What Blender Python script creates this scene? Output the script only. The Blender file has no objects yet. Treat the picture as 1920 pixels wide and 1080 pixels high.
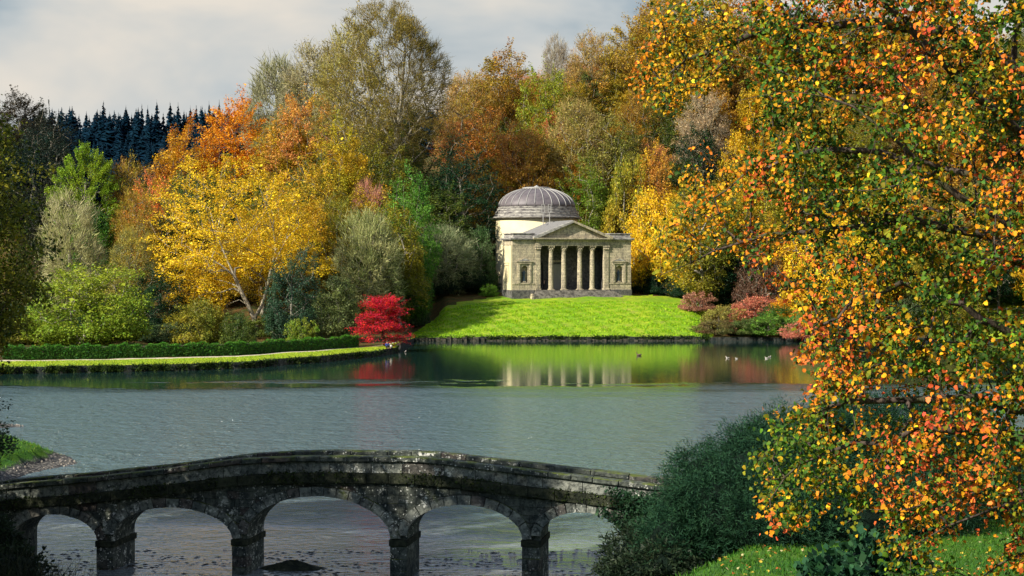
import bpy, math, random
import numpy as np
from mathutils import Vector, Matrix
from math import sin, cos, pi, sqrt, atan2, radians

# ------------------------------------------------------------------ camera, light, exposure
F = 3037.0          # focal length in pixels of a 1920 wide picture
CAMZ = 12.2         # eye height above the lake
HOR = 485.0         # row of the horizon
scene = bpy.context.scene
cam_d = bpy.data.cameras.new('camera')
cam = bpy.data.objects.new('camera', cam_d)
scene.collection.objects.link(cam)
cam.location = (0, 0, CAMZ)
cam.rotation_euler = (pi / 2, 0, 0)
cam_d.sensor_width = 36
cam_d.lens = 36 * F / 1920
cam_d.shift_y = -(540 - HOR) / 1920
cam_d.clip_start = 0.5
cam_d.clip_end = 4000
scene.camera = cam

SUN = Vector((-0.74, -0.54, 0.62)).normalized()
sun_el = math.asin(SUN.z)
sun_az = atan2(SUN.x, SUN.y)
world = bpy.data.worlds.new('World')
scene.world = world
world.use_nodes = True
wn, wl = world.node_tree.nodes, world.node_tree.links
wn.clear()
def wnode(t, **k):
    n = wn.new(t)
    for a, b in k.items():
        setattr(n, a, b)
    return n
w_out = wnode('ShaderNodeOutputWorld')
w_bg = wnode('ShaderNodeBackground')
w_bg.inputs['Strength'].default_value = 0.1
sky = wnode('ShaderNodeTexSky', sky_type='NISHITA', sun_disc=False)
sky.sun_elevation = sun_el
sky.sun_rotation = sun_az % (2 * pi)
sky.air_density = 1.0
sky.dust_density = 1.0
sky.ozone_density = 2.5
tc = wnode('ShaderNodeTexCoord')
mp = wnode('ShaderNodeMapping')
mp.inputs['Scale'].default_value = (1.0, 1.0, 2.6)
mp.inputs['Location'].default_value = (0.32, 0.0, 0.05)
wl.new(tc.outputs['Generated'], mp.inputs['Vector'])
n1 = wnode('ShaderNodeTexNoise'); n1.inputs['Scale'].default_value = 4.2; n1.inputs['Detail'].default_value = 5; n1.inputs['Roughness'].default_value = 0.5
n1.inputs['Distortion'].default_value = 0.25
n2 = wnode('ShaderNodeTexNoise'); n2.inputs['Scale'].default_value = 1.4; n2.inputs['Detail'].default_value = 3
wl.new(mp.outputs[0], n1.inputs['Vector']); wl.new(mp.outputs[0], n2.inputs['Vector'])
r1 = wnode('ShaderNodeValToRGB')       # cloud tone
r1.color_ramp.elements[0].position = 0.34; r1.color_ramp.elements[0].color = (1.35, 1.95, 2.4, 1)
r1.color_ramp.elements[1].position = 0.58; r1.color_ramp.elements[1].color = (4.25, 3.95, 3.5, 1)
e = r1.color_ramp.elements.new(0.46); e.color = (2.95, 3.15, 3.2, 1)
sx = wnode('ShaderNodeSeparateXYZ'); wl.new(tc.outputs['Generated'], sx.inputs[0])
bx = wnode('ShaderNodeMath', operation='MULTIPLY_ADD'); bx.inputs[1].default_value = 0.22; bx.use_clamp = True; wl.new(sx.outputs['X'], bx.inputs[0]); wl.new(n1.outputs['Fac'], bx.inputs[2])
wl.new(bx.outputs[0], r1.inputs[0])
r2 = wnode('ShaderNodeValToRGB')       # where the cloud cover is thin
r2.color_ramp.elements[0].position = 0.40; r2.color_ramp.elements[0].color = (0.82, 0.82, 0.82, 1)
r2.color_ramp.elements[1].position = 0.62; r2.color_ramp.elements[1].color = (1, 1, 1, 1)
wl.new(n2.outputs['Fac'], r2.inputs[0])
sep = wnode('ShaderNodeSeparateXYZ'); wl.new(tc.outputs['Generated'], sep.inputs[0])
# clouds bank up towards the horizon and thin out overhead
mr = wnode('ShaderNodeMapRange'); mr.inputs['From Min'].default_value = 0.17; mr.inputs['From Max'].default_value = 0.50
mr.inputs['To Min'].default_value = 1.0; mr.inputs['To Max'].default_value = 0.38
wl.new(sep.outputs['Z'], mr.inputs['Value'])
mm = wnode('ShaderNodeMath', operation='MULTIPLY'); wl.new(r2.outputs[0], mm.inputs[0]); wl.new(mr.outputs[0], mm.inputs[1])
mx = wnode('ShaderNodeMixRGB'); wl.new(mm.outputs[0], mx.inputs[0]); gn_ = wnode('ShaderNodeMixRGB', blend_type='MULTIPLY'); gn_.inputs[0].default_value = 1; gn_.inputs[2].default_value = (0.95, 1.12, 1.25, 1); wl.new(sky.outputs[0], gn_.inputs[1]); wl.new(gn_.outputs[0], mx.inputs[1]); wl.new(r1.outputs[0], mx.inputs[2])
wl.new(mx.outputs[0], w_bg.inputs['Color'])
wl.new(w_bg.outputs[0], w_out.inputs[0])

sl = bpy.data.lights.new('sun', 'SUN')
sl.energy = 5.0
sl.angle = radians(0.55)
sl.color = (1.0, 0.93, 0.80)
so = bpy.data.objects.new('sun', sl)
scene.collection.objects.link(so)
so.rotation_euler = (-SUN).to_track_quat('-Z', 'Y').to_euler()
so.location = (-60, -40, 60)

scene.view_settings.view_transform = 'Standard'
scene.view_settings.look = 'None'
scene.view_settings.gamma = 1
scene.view_settings.use_curve_mapping = False
scene.view_settings.exposure = 0.9
scene.render.engine = 'CYCLES'
scene.cycles.max_bounces = 5
scene.cycles.diffuse_bounces = 2
scene.cycles.glossy_bounces = 3
scene.cycles.transmission_bounces = 3
scene.cycles.use_denoising = True
scene.cycles.caustics_reflective = False
scene.cycles.caustics_refractive = False

# ------------------------------------------------------------------ helpers
COL = scene.collection
def at(px, py, d):
    """point seen at pixel (px, py) of the 1920x1080 photo, d metres away"""
    return np.array(((px - 960) / F * d, d, CAMZ - (py - HOR) / F * d))

def tag(o, label=None, cat=None, group=None, kind=None):
    if label: o['label'] = label
    if cat: o['category'] = cat
    if group: o['group'] = group
    if kind: o['kind'] = kind
    return o

def empty(name, loc, rz=0.0, label=None, cat=None, group=None):
    o = bpy.data.objects.new(name, None)
    o.empty_display_size = 0.3
    COL.objects.link(o)
    o.location = [float(v) for v in loc]
    o.rotation_euler = (0, 0, rz)
    return tag(o, label, cat, group)

def mesh_from(name, verts, tris=None, quads=None, lv=None, smooth=False):
    """mesh from numpy arrays; lv = one vector per face (quads first, then tris)"""
    me = bpy.data.meshes.new(name)
    verts = np.asarray(verts, dtype=np.float32).reshape(-1, 3)
    nq = 0 if quads is None else len(quads)
    nt = 0 if tris is None else len(tris)
    me.vertices.add(len(verts)); me.vertices.foreach_set('co', verts.ravel())
    loops = []
    if nq: loops.append(np.asarray(quads, dtype=np.int32).ravel())
    if nt: loops.append(np.asarray(tris, dtype=np.int32).ravel())
    loops = np.concatenate(loops)
    me.loops.add(len(loops)); me.loops.foreach_set('vertex_index', loops)
    me.polygons.add(nq + nt)
    starts = np.concatenate([np.arange(nq) * 4, nq * 4 + np.arange(nt) * 3]).astype(np.int32)
    totals = np.concatenate([np.full(nq, 4), np.full(nt, 3)]).astype(np.int32)
    me.polygons.foreach_set('loop_start', starts)
    me.polygons.foreach_set('loop_total', totals)
    if smooth:
        me.polygons.foreach_set('use_smooth', np.ones(nq + nt, dtype=bool))
    if lv is not None:
        a = me.attributes.new('lv', 'FLOAT_VECTOR', 'FACE')
        a.data.foreach_set('vector', np.asarray(lv, dtype=np.float32).ravel())
    me.update(calc_edges=True)
    return me

def link(name, me, mat=None, parent=None, color=None):
    o = bpy.data.objects.new(name, me)
    COL.objects.link(o)
    if mat is not None and len(me.materials) == 0:
        me.materials.append(mat)
    if parent is not None: o.parent = parent
    if color is not None: o.color = (*color[:3], 1)
    return o

class Geo:
    """collects polygons, builds ONE mesh object"""
    def __init__(s):
        s.v = []; s.f = []
    def poly(s, vs, fs):
        n = len(s.v)
        s.v.extend([tuple(float(c) for c in p) for p in vs])
        s.f.extend([tuple(n + i for i in f) for f in fs])
        return s
    def box(s, x0, x1, y0, y1, z0, z1, ch=0.0, jit=0.0, rng=None):
        if ch <= 0:
            P = [(x, y, z) for z in (z0, z1) for y in (y0, y1) for x in (x0, x1)]
            Fs = [(0, 2, 3, 1), (4, 5, 7, 6), (0, 1, 5, 4), (1, 3, 7, 5), (3, 2, 6, 7), (2, 0, 4, 6)]
            if jit and rng: P = [tuple(c + rng.uniform(-jit, jit) for c in p) for p in P]
            return s.poly(P, Fs)
        # chamfered on the four front/back edges (prism along y with cut corners, inset front)
        a, b, c, d = x0, x1, z0, z1
        ring = lambda y, q: [(a + q, y, c + q), (b - q, y, c + q), (b - q, y, d - q), (a + q, y, d - q)]
        P = ring(y0, ch) + ring(y0 + ch, 0) + ring(y1, 0)
        if jit and rng: P = [tuple(cc + rng.uniform(-jit, jit) for cc in p) for p in P]
        Fs = [(0, 1, 2, 3)]
        for k in (0, 4):
            for i in range(4):
                j = (i + 1) % 4
                Fs.append((k + i, k + 4 + i, k + 4 + j, k + j))
        Fs.append((11, 10, 9, 8))
        return s.poly(P, Fs)
    def prism(s, outline, y0, y1):
        """outline [(x,z)] counter-clockwise seen from -y, extruded along y"""
        n = len(outline)
        P = [(x, y0, z) for x, z in outline] + [(x, y1, z) for x, z in outline]
        Fs = [tuple(range(n)), tuple(range(2 * n - 1, n - 1, -1))]
        for i in range(n):
            j = (i + 1) % n
            Fs.append((i, n + i, n + j, j))
        return s.poly(P, Fs)
    def lathe(s, prof, cx=0, cy=0, n=24, a0=0.0, a1=2 * pi, caps=True):
        """prof [(r,z)] bottom to top"""
        full = abs(a1 - a0 - 2 * pi) < 1e-6
        m = n if full else n + 1
        P = []
        for r, z in prof:
            for k in range(m):
                a = a0 + (a1 - a0) * k / n
                P.append((cx + r * cos(a), cy + r * sin(a), z))
        Fs = []
        for i in range(len(prof) - 1):
            for k in range(n):
                k2 = (k + 1) % m
                Fs.append((i * m + k, i * m + k2, (i + 1) * m + k2, (i + 1) * m + k))
        if caps and full:
            Fs.append(tuple(range(m - 1, -1, -1)))
            Fs.append(tuple((len(prof) - 1) * m + k for k in range(m)))
        return s.poly(P, Fs)
    def tube(s, pts, rad, n=8, cap=True):
        pts = [Vector(p) for p in pts]
        if not hasattr(rad, '__len__'): rad = [rad] * len(pts)
        P = []; up = Vector((0.13, 0.31, 1)).normalized()
        for i, p in enumerate(pts):
            d = (pts[min(i + 1, len(pts) - 1)] - pts[max(i - 1, 0)]).normalized()
            u = d.cross(up)
            if u.length < 1e-3: u = d.cross(Vector((1, 0, 0)))
            u.normalize(); w = d.cross(u).normalized()
            for k in range(n):
                a = 2 * pi * k / n
                P.append(p + (u * cos(a) + w * sin(a)) * rad[i])
        Fs = []
        for i in range(len(pts) - 1):
            for k in range(n):
                k2 = (k + 1) % n
                Fs.append((i * n + k, (i + 1) * n + k, (i + 1) * n + k2, i * n + k2))
        if cap:
            Fs.append(tuple(range(n))); Fs.append(tuple(reversed([(len(pts) - 1) * n + k for k in range(n)])))
        return s.poly(P, Fs)
    def ball(s, c, r, n=10, m=7, sc=(1, 1, 1)):
        P = []; Fs = []
        for i in range(m + 1):
            t = pi * i / m
            for k in range(n):
                a = 2 * pi * k / n
                P.append((c[0] + r * sc[0] * sin(t) * cos(a), c[1] + r * sc[1] * sin(t) * sin(a), c[2] - r * sc[2] * cos(t)))
        for i in range(m):
            for k in range(n):
                k2 = (k + 1) % n
                Fs.append((i * n + k, i * n + k2, (i + 1) * n + k2, (i + 1) * n + k))
        return s.poly(P, Fs)
    def build(s, name, mat, parent=None, smooth=False, color=None):
        me = bpy.data.meshes.new(name)
        me.from_pydata(s.v, [], s.f)
        if smooth: me.polygons.foreach_set('use_smooth', np.ones(len(me.polygons), dtype=bool))
        me.update()
        return link(name, me, mat, parent, color)

# ------------------------------------------------------------------ materials
MATS = {}
class NT:
    def __init__(s, name, clear=True):
        s.m = bpy.data.materials.new(name); s.m.use_nodes = True
        s.n = s.m.node_tree.nodes; s.l = s.m.node_tree.links
        s.n.clear()
        s.out = s.n.new('ShaderNodeOutputMaterial')
    def new(s, t, ins=None, **k):
        n = s.n.new(t)
        for a, b in k.items(): setattr(n, a, b)
        for a, b in (ins or {}).items():
            if isinstance(b, bpy.types.NodeSocket): s.l.new(b, n.inputs[a])
            else: n.inputs[a].default_value = b
        return n
    def noise(s, vec, scale, detail=4, rough=0.5, dist=0.0):
        return s.new('ShaderNodeTexNoise', {'Vector': vec, 'Scale': scale, 'Detail': detail, 'Roughness': rough, 'Distortion': dist}).outputs['Fac']
    def ramp(s, fac, stops):
        r = s.new('ShaderNodeValToRGB', {'Fac': fac})
        el = r.color_ramp.elements
        while len(el) < len(stops): el.new(0.5)
        for i, (p, c) in enumerate(stops):
            el[i].position = p
            el[i].color = (*c, 1) if hasattr(c, '__len__') else (c, c, c, 1)
        return r.outputs[0]
    def mix(s, fac, a, b, mode='MIX'):
        n = s.new('ShaderNodeMixRGB', blend_type=mode)
        for i, v in enumerate((fac, a, b)):
            if isinstance(v, bpy.types.NodeSocket): s.l.new(v, n.inputs[i])
            elif i == 0: n.inputs[0].default_value = v
            else: n.inputs[i].default_value = (*v, 1) if hasattr(v, '__len__') else (v, v, v, 1)
        return n.outputs[0]
    def math(s, op, a, b=0.0):
        n = s.new('ShaderNodeMath', operation=op)
        for i, v in enumerate((a, b)):
            if isinstance(v, bpy.types.NodeSocket): s.l.new(v, n.inputs[i])
            else: n.inputs[i].default_value = v
        return n.outputs[0]
    def bump(s, h, strength=0.3, dist=0.05):
        return s.new('ShaderNodeBump', {'Height': h, 'Strength': strength, 'Distance': dist}).outputs[0]
    def bsdf(s, col, rough=0.8, spec=0.3, normal=None, metal=0.0):
        b = s.new('ShaderNodeBsdfPrincipled', {'Roughness': rough, 'Metallic': metal})
        b.inputs['Specular IOR Level'].default_value = spec
        if isinstance(col, bpy.types.NodeSocket): s.l.new(col, b.inputs['Base Color'])
        else: b.inputs['Base Color'].default_value = (*col, 1)
        if normal is not None: s.l.new(normal, b.inputs['Normal'])
        s.l.new(b.outputs[0], s.out.inputs[0])
        return b

def mat_leaf(name, trans=0.35, spec=0.2, hue=0.02):
    t = NT(name)
    oc = t.new('ShaderNodeObjectInfo')
    lv = t.new('ShaderNodeAttribute', attribute_type='GEOMETRY', attribute_name='lv')
    sp = t.new('ShaderNodeSeparateXYZ', {0: lv.outputs['Vector']})
    c2 = t.new('ShaderNodeAttribute', attribute_type='OBJECT', attribute_name='col2')
    col = t.mix(sp.outputs['Y'], oc.outputs['Color'], c2.outputs['Color'])
    val = t.math('ADD', t.math('MULTIPLY', sp.outputs['X'], 0.9), 0.55)
    hv = t.math('ADD', t.math('MULTIPLY', sp.outputs['Z'], hue * 2), 0.5 - hue)
    h = t.new('ShaderNodeHueSaturation', {'Hue': hv, 'Saturation': 1.0, 'Value': val, 'Color': col})
    d = t.new('ShaderNodeBsdfPrincipled', {'Base Color': h.outputs[0], 'Roughness': 0.55})
    d.inputs['Specular IOR Level'].default_value = spec
    tr = t.new('ShaderNodeBsdfTranslucent', {'Color': h.outputs[0]})
    ms = t.new('ShaderNodeMixShader', {0: trans, 1: d.outputs[0], 2: tr.outputs[0]})
    t.l.new(ms.outputs[0], t.out.inputs[0])
    return t.m
M_leaf = mat_leaf('leaf', 0.38)
M_needle = mat_leaf('needle', 0.12, 0.04)

def mat_leafv(name, trans=0.4, single=False):
    """near leaves: colour per face ('lc') or per object"""
    t = NT(name)
    g = t.new('ShaderNodeTexCoord')
    if single:
        col = t.new('ShaderNodeObjectInfo').outputs['Color']
    else:
        col = t.new('ShaderNodeAttribute', attribute_type='GEOMETRY', attribute_name='lc').outputs['Color']
    geo = t.new('ShaderNodeNewGeometry')
    spots = t.noise(geo.outputs['Position'], 38.0, 3, 0.6)
    col2 = t.mix(t.ramp(spots, [(0.52, 0.0), (0.72, 0.75)]), col, t.mix(0.5, col, (0.22, 0.07, 0.01)))
    d = t.new('ShaderNodeBsdfPrincipled', {'Base Color': col2, 'Roughness': 0.65})
    d.inputs['Specular IOR Level'].default_value = 0.15
    tr = t.new('ShaderNodeBsdfTranslucent', {'Color': col2})
    ms = t.new('ShaderNodeMixShader', {0: trans, 1: d.outputs[0], 2: tr.outputs[0]})
    t.l.new(ms.outputs[0], t.out.inputs[0])
    return t.m
M_nleaf = mat_leafv('near_leaf', 0.30)
M_sleaf = mat_leafv('near_single_leaf', 0.30, True)

def mat_bark(name, a, b, scale=3.0):
    t = NT(name)
    g = t.new('ShaderNodeNewGeometry')
    mpn = t.new('ShaderNodeMapping', {'Vector': g.outputs['Position'], 'Scale': (1, 1, 0.25)})
    n = t.noise(mpn.outputs[0], scale * 2, 5, 0.65)
    n3 = t.noise(g.outputs['Position'], scale * 0.35, 2, 0.5)
    col = t.mix(t.ramp(n, [(0.35, 0.0), (0.62, 1.0)]), a, b)
    col = t.mix(t.ramp(n3, [(0.5, 0.0), (0.68, 0.5)]), col, (0.06, 0.075, 0.02))
    t.bsdf(col, 0.9, 0.2, t.bump(n, 0.5, 0.04))
    return t.m
M_bark = mat_bark('bark_grey', (0.10, 0.085, 0.065), (0.30, 0.27, 0.21))
M_bark_pale = mat_bark('bark_pale', (0.14, 0.11, 0.07), (0.40, 0.35, 0.26))
M_bark_dark = mat_bark('bark_dark', (0.02, 0.015, 0.012), (0.09, 0.065, 0.05), 12)

def mat_twig(name):
    t = NT(name)
    oc = t.new('ShaderNodeObjectInfo')
    lv = t.new('ShaderNodeAttribute', attribute_type='GEOMETRY', attribute_name='lv')
    sp = t.new('ShaderNodeSeparateXYZ', {0: lv.outputs['Vector']})
    c2 = t.new('ShaderNodeAttribute', attribute_type='OBJECT', attribute_name='col2')
    col = t.mix(sp.outputs['Y'], oc.outputs['Color'], c2.outputs['Color'])
    val = t.math('ADD', t.math('MULTIPLY', sp.outputs['X'], 0.9), 0.55)
    h = t.new('ShaderNodeHueSaturation', {'Value': val, 'Color': col})
    t.bsdf(h.outputs[0], 0.8, 0.2)
    return t.m
M_twig = mat_twig('twig')

def mat_grass(name, a, b, c, scale=1.0, rough_bump=0.6, leaves=False):
    t = NT(name)
    g = t.new('ShaderNodeNewGeometry'); P = g.outputs['Position']
    n1 = t.noise(P, 0.16 * scale, 3, 0.55)
    n2 = t.noise(P, 1.7 * scale, 5, 0.7)
    n3 = t.noise(P, 9 * scale, 3, 0.7)
    col = t.mix(t.ramp(n1, [(0.38, 0.0), (0.62, 1.0)]), a, b)
    col = t.mix(t.ramp(n2, [(0.42, 0.0), (0.66, 0.8)]), col, c)
    col = t.mix(t.ramp(n3, [(0.35, 0.55), (0.6, 0.0)]), col, t.mix(0.5, col, (0.02, 0.05, 0.004)))
    n4 = t.noise(P, 0.45 * scale, 4, 0.7)
    col = t.mix(t.ramp(n4, [(0.52, 0.0), (0.68, 0.55)]), col, (0.30, 0.26, 0.06))
    h = t.math('ADD', n2, t.math('MULTIPLY', n3, 0.5))
    t.bsdf(col, 0.75, 0.2, t.bump(h, rough_bump, 0.35 / scale))
    return t.m
M_lawn = mat_grass('lawn_grass', (0.20, 0.37, 0.010), (0.38, 0.47, 0.016), (0.10, 0.24, 0.010), 1.0, 0.9)
M_strip = mat_grass('strip_grass', (0.22, 0.36, 0.012), (0.42, 0.46, 0.03), (0.14, 0.26, 0.01), 1.6, 0.4)
M_near = mat_grass('near_grass', (0.05, 0.17, 0.008), (0.14, 0.26, 0.012), (0.03, 0.10, 0.006), 2.5, 0.8)
# ------------------------------------------------------------------ the setting: ground and lake
DS_U = [-3000, -600, 0, 300, 450, 600, 700, 745, 757, 776, 850, 1300, 1500, 1900, 2600, 4500]
DS_D = [150, 165, 171, 175.5, 179.7, 190.8, 201, 211, 224, 239, 240, 241, 240, 236, 225, 200]
ZT = {
 -3000: [(150, .8), (250, 20), (400, 50), (900, 60)],
 -600: [(165, .75), (200, 3), (300, 25), (400, 45), (900, 50)],
 0: [(171, .75), (225, .9), (260, 3), (320, 22), (380, 37), (450, 36), (560, 44), (900, 50)],
 140: [(173, .75), (225, .9), (260, 3), (300, 9), (380, 20), (450, 24), (560, 44), (900, 50)],
 250: [(175, .75), (225, .9), (260, 4), (300, 9), (380, 13), (450, 20), (560, 45), (900, 50)],
 350: [(176, .75), (225, .9), (260, 5), (300, 12), (380, 20), (450, 24), (560, 44), (900, 50)],
 450: [(180, .75), (225, 1), (260, 5), (300, 14), (330, 22), (380, 30), (450, 34), (560, 42), (900, 48)],
 600: [(190, .75), (225, 1), (260, 6), (300, 16), (340, 27), (400, 35), (560, 42), (900, 48)],
 745: [(211, .7), (225, .9), (250, 2.0), (300, 17), (340, 27), (400, 36), (560, 42), (900, 48)],
 776: [(239, .5), (250, .8), (265, 1.6), (300, 15), (340, 27), (400, 36), (560, 42), (900, 48)],
 810: [(240, .5), (250, 1.6), (262, 2.3), (275, 5), (300, 13), (340, 26), (400, 38), (900, 48)],
 840: [(240, .5), (248, 2.2), (258, 3.9), (275, 6), (300, 12), (340, 26), (400, 40), (900, 48)],
 900: [(240, .5), (248, 2.6), (256, 4.4), (266, 5.3), (275, 6), (296, 7), (320, 19), (380, 42), (900, 50)],
 960: [(240, .5), (248, 2.7), (256, 4.5), (264, 5.5), (272, 6.0), (300, 6.1), (320, 16), (350, 33), (400, 48), (900, 56)],
 1200: [(241, .5), (248, 2.7), (256, 4.5), (264, 5.5), (272, 6.0), (300, 6.1), (320, 19), (350, 41), (400, 56), (900, 62)],
 1290: [(241, .5), (248, 2.3), (256, 4.0), (266, 5.2), (295, 6.5), (320, 24), (350, 47), (400, 60), (900, 64)],
 1340: [(241, .5), (256, 2.4), (275, 4.5), (300, 9), (320, 26), (350, 49), (400, 62), (900, 66)],
 1500: [(240, .5), (256, 1.2), (275, 4), (300, 13), (350, 49), (400, 64), (900, 68)],
 1900: [(236, .5), (250, 1.8), (262, 3.3), (300, 12), (350, 46), (400, 62), (900, 68)],
 4500: [(200, .5), (262, 4), (300, 8), (350, 32), (400, 58), (900, 66)],
}
_D = np.unique(np.concatenate([np.arange(140, 420, 2.0), np.arange(420, 1000, 20.0)]))
_U = np.array(sorted(ZT))
_T = np.array([np.interp(_D, [a for a, b in ZT[u]], [b for a, b in ZT[u]]) for u in _U])
def far_z(u, d):
    u = np.asarray(u, float); d = np.asarray(d, float)
    ui = np.clip(np.searchsorted(_U, u) - 1, 0, len(_U) - 2)
    t = np.clip((u - _U[ui]) / (_U[ui + 1] - _U[ui]), 0, 1); t = t * t * (3 - 2 * t)
    di = np.clip(np.searchsorted(_D, d) - 1, 0, len(_D) - 2)
    s = np.clip((d - _D[di]) / (_D[di + 1] - _D[di]), 0, 1)
    z0 = _T[ui, di] * (1 - s) + _T[ui, di + 1] * s
    z1 = _T[ui + 1, di] * (1 - s) + _T[ui + 1, di + 1] * s
    return z0 * (1 - t) + z1 * t
def wob(x, y):
    return np.sin(x * .31 + 1.3) * np.cos(y * .27) * .5 + np.sin(x * .83 + y * .41) * .3 + np.sin(x * 1.9 - y * 1.3) * .2
def far_shore(u):
    return np.interp(u, DS_U, DS_D)

us = np.unique(np.concatenate([np.linspace(-3000, -200, 24), np.arange(-200, 690, 8), np.arange(690, 800, 3), np.arange(800, 2100, 8), np.linspace(2100, 4500, 24)]))
offs = np.array([-40, -.03, 0, .3, .8, 1.5, 2.5, 3.5, 4.5, 5.5, 6.5, 7.5, 8.2, 9, 9.8, 10.6, 11.5, 12.5, 14, 15, 16.5, 18, 20, 22, 24, 26, 28, 30, 33, 36, 40, 44, 48, 52, 57, 62, 68, 75, 83, 92, 102, 114, 128, 145, 165, 190, 220, 260, 310, 370, 440, 620])
UU, OO = np.meshgrid(us, offs, indexing='ij')
DSH = far_shore(UU)
DSH = DSH + 0.35 * np.sin(UU * .05) * (np.abs(UU - 760) > 40) + 0.15 * np.sin(UU * .21)
DD = DSH + OO
XX = (UU - 960) / F * DD
ZZ = far_z(UU, np.maximum(DD, far_shore(UU)))
ZZ = ZZ + np.where(OO > 1.2, wob(XX, DD) * np.clip(OO * .008, 0, .5), 0)
ZZ = np.where(OO < 0, -1.6, ZZ)
nu, no = UU.shape
idx = np.arange(nu * no).reshape(nu, no)
q = np.stack([idx[:-1, :-1], idx[1:, :-1], idx[1:, 1:], idx[:-1, 1:]], -1).reshape(-1, 4)
uc = ((UU[:-1, :-1] + UU[1:, 1:]) / 2).ravel(); oc_ = ((OO[:-1, :-1] + OO[1:, 1:]) / 2).ravel()
dc = ((DD[:-1, :-1] + DD[1:, 1:]) / 2).ravel()
t = NT('forest_floor')
g = t.new('ShaderNodeNewGeometry'); P = g.outputs['Position']
c = t.mix(t.ramp(t.noise(P, .5, 5, .7), [(.4, 0.), (.6, 1.)]), (.035, .05, .012), (.11, .06, .02))
t.bsdf(c, .95, .1, t.bump(t.noise(P, 3, 4, .7), .8, .3)); M_floor = t.m
t = NT('bank_earth')
g = t.new('ShaderNodeNewGeometry'); P = g.outputs['Position']
mpn = t.new('ShaderNodeMapping', {'Vector': P, 'Scale': (2.2, 2.2, .6)})
c = t.mix(t.ramp(t.noise(mpn.outputs[0], 1.3, 5, .75), [(.45, 0.), (.7, 1.)]), (.006, .009, .008), (.05, .05, .04))
t.bsdf(c, .9, .2, t.bump(t.noise(P, 5, 4, .7), .8, .1)); M_bank = t.m
t = NT('gravel_path')
g = t.new('ShaderNodeNewGeometry'); P = g.outputs['Position']
c = t.mix(t.ramp(t.noise(P, 2.5, 5, .7), [(.4, 0.), (.6, 1.)]), (.36, .30, .21), (.55, .48, .36))
t.bsdf(c, .95, .1, t.bump(t.noise(P, 20, 3, .7), .4, .05)); M_path = t.m

mi = np.zeros(len(q), dtype=np.int32)                     # 0 forest floor
mi[oc_ < 0.0] = 1                                         # 1 bank
pen = (uc < 748)
mi[pen & (oc_ > 0) & (oc_ < 9)] = 2                       # 2 strip lawn
mi[pen & (oc_ > 9) & (oc_ < 10.6)] = 3                    # 3 path
mi[(uc > 600) & (uc < 748) & (oc_ > 9) & (oc_ < 15) & ((uc - 600) / 10 < oc_ - 7)] = 3
lawn = (uc > 770) & (uc < 1340) & (oc_ > 0) & (dc < np.interp(uc, [772, 800, 830, 900, 950, 1340], [249, 257, 263, 268, 275, 275]))
mi[lawn] = 4
mi[(uc > 1830) & (oc_ > 0) & (oc_ < 40)] = 2
me = mesh_from('ground', np.stack([XX, DD, ZZ], -1).reshape(-1, 3), quads=q, smooth=True)
for m in (M_floor, M_bank, M_strip, M_path, M_lawn): me.materials.append(m)
me.polygons.foreach_set('material_index', mi)
tag(link('ground', me), kind='structure')

# near banks
XL_Y = [-40, 20, 40, 48, 54, 60, 64, 68, 74, 80, 88, 92, 96.6, 99, 103, 108, 113, 116, 118, 121, 130, 170]
XL_X = [10, 0, -8, -11, -13.2, -17.5, -19.8, -22, -24.5, -26, -27.6, -27.4, -25.7, -26.8, -30, -33.5, -37, -37.5, -35.2, -39, -48, -75]
XR_Y = [-40, 24, 30, 38, 45, 52, 58, 64, 70, 76, 86, 100, 150, 200]
XR_X = [-30, -14, -8, -1.8, 1.6, 4.0, 5.6, 7.5, 11, 17, 29, 48, 85, 120]
def near_z(x, y):
    x = np.asarray(x, float); y = np.asarray(y, float)
    base = .195 * (54 - y)
    base = np.minimum(base, 10.5 + .01 * np.abs(x))
    dl = np.interp(y, XL_Y, XL_X) - x
    zl = np.where(dl > 0, np.minimum(dl * .34, 1.1 + dl * .07), dl * .6)
    zl = np.where((y > 93) & (y < 99) & (dl < 2.2) & (dl > 0), dl * .1, zl)
    zl = np.where((y > 114.5) & (y < 120) & (dl < 3) & (dl > 0), dl * .06, zl)
    dr = x - np.interp(y, XR_Y, XR_X)
    cap = 4.15 + np.maximum(0, 45 - y) * .085 + .02 * x - np.clip(y - 55, 0, 60) * .03
    zr = np.where(dr > 0, np.minimum(dr * .8, cap), dr * .8)
    z = np.maximum(np.maximum(base, zl), zr)
    z = z + np.where(z > .3, wob(x * 2, y * 2) * .06, 0)
    return np.maximum(z, -1.6)
gx = np.concatenate([np.arange(-110, -45, 3.0), np.arange(-45, 30, .5), np.arange(30, 131, 3.0)])
gy = np.concatenate([np.arange(-40, 28, 2.0), np.arange(28, 124, .5), np.arange(124, 150, 2.0)])
GX, GY = np.meshgrid(gx, gy, indexing='ij')
GZ = near_z(GX, GY)
nu, no = GX.shape
idx = np.arange(nu * no).reshape(nu, no)
q = np.stack([idx[:-1, :-1], idx[1:, :-1], idx[1:, 1:], idx[:-1, 1:]], -1).reshape(-1, 4)
me = mesh_from('bank', np.stack([GX, GY, GZ], -1).reshape(-1, 3), quads=q, smooth=True)
t = NT('near_bank')
g = t.new('ShaderNodeNewGeometry'); P = g.outputs['Position']
sp = t.new('ShaderNodeSeparateXYZ', {0: P})
hz = t.math('ADD', sp.outputs['Z'], t.math('MULTIPLY', t.math('SUBTRACT', t.noise(P, 1.3, 4, .7), .5), .7))
gn = t.noise(P, 2.2, 5, .7); gf = t.noise(P, 14, 3, .7); gw = t.noise(P, .3, 3, .5)
gc = t.mix(t.ramp(gw, [(.38, 0.), (.62, 1.)]), (.03, .11, .006), (.08, .16, .010))  # grass greens darkened to stand for shade on the bank
gc = t.mix(t.ramp(gn, [(.45, 0.), (.68, .8)]), gc, (.03, .10, .008))
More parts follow.
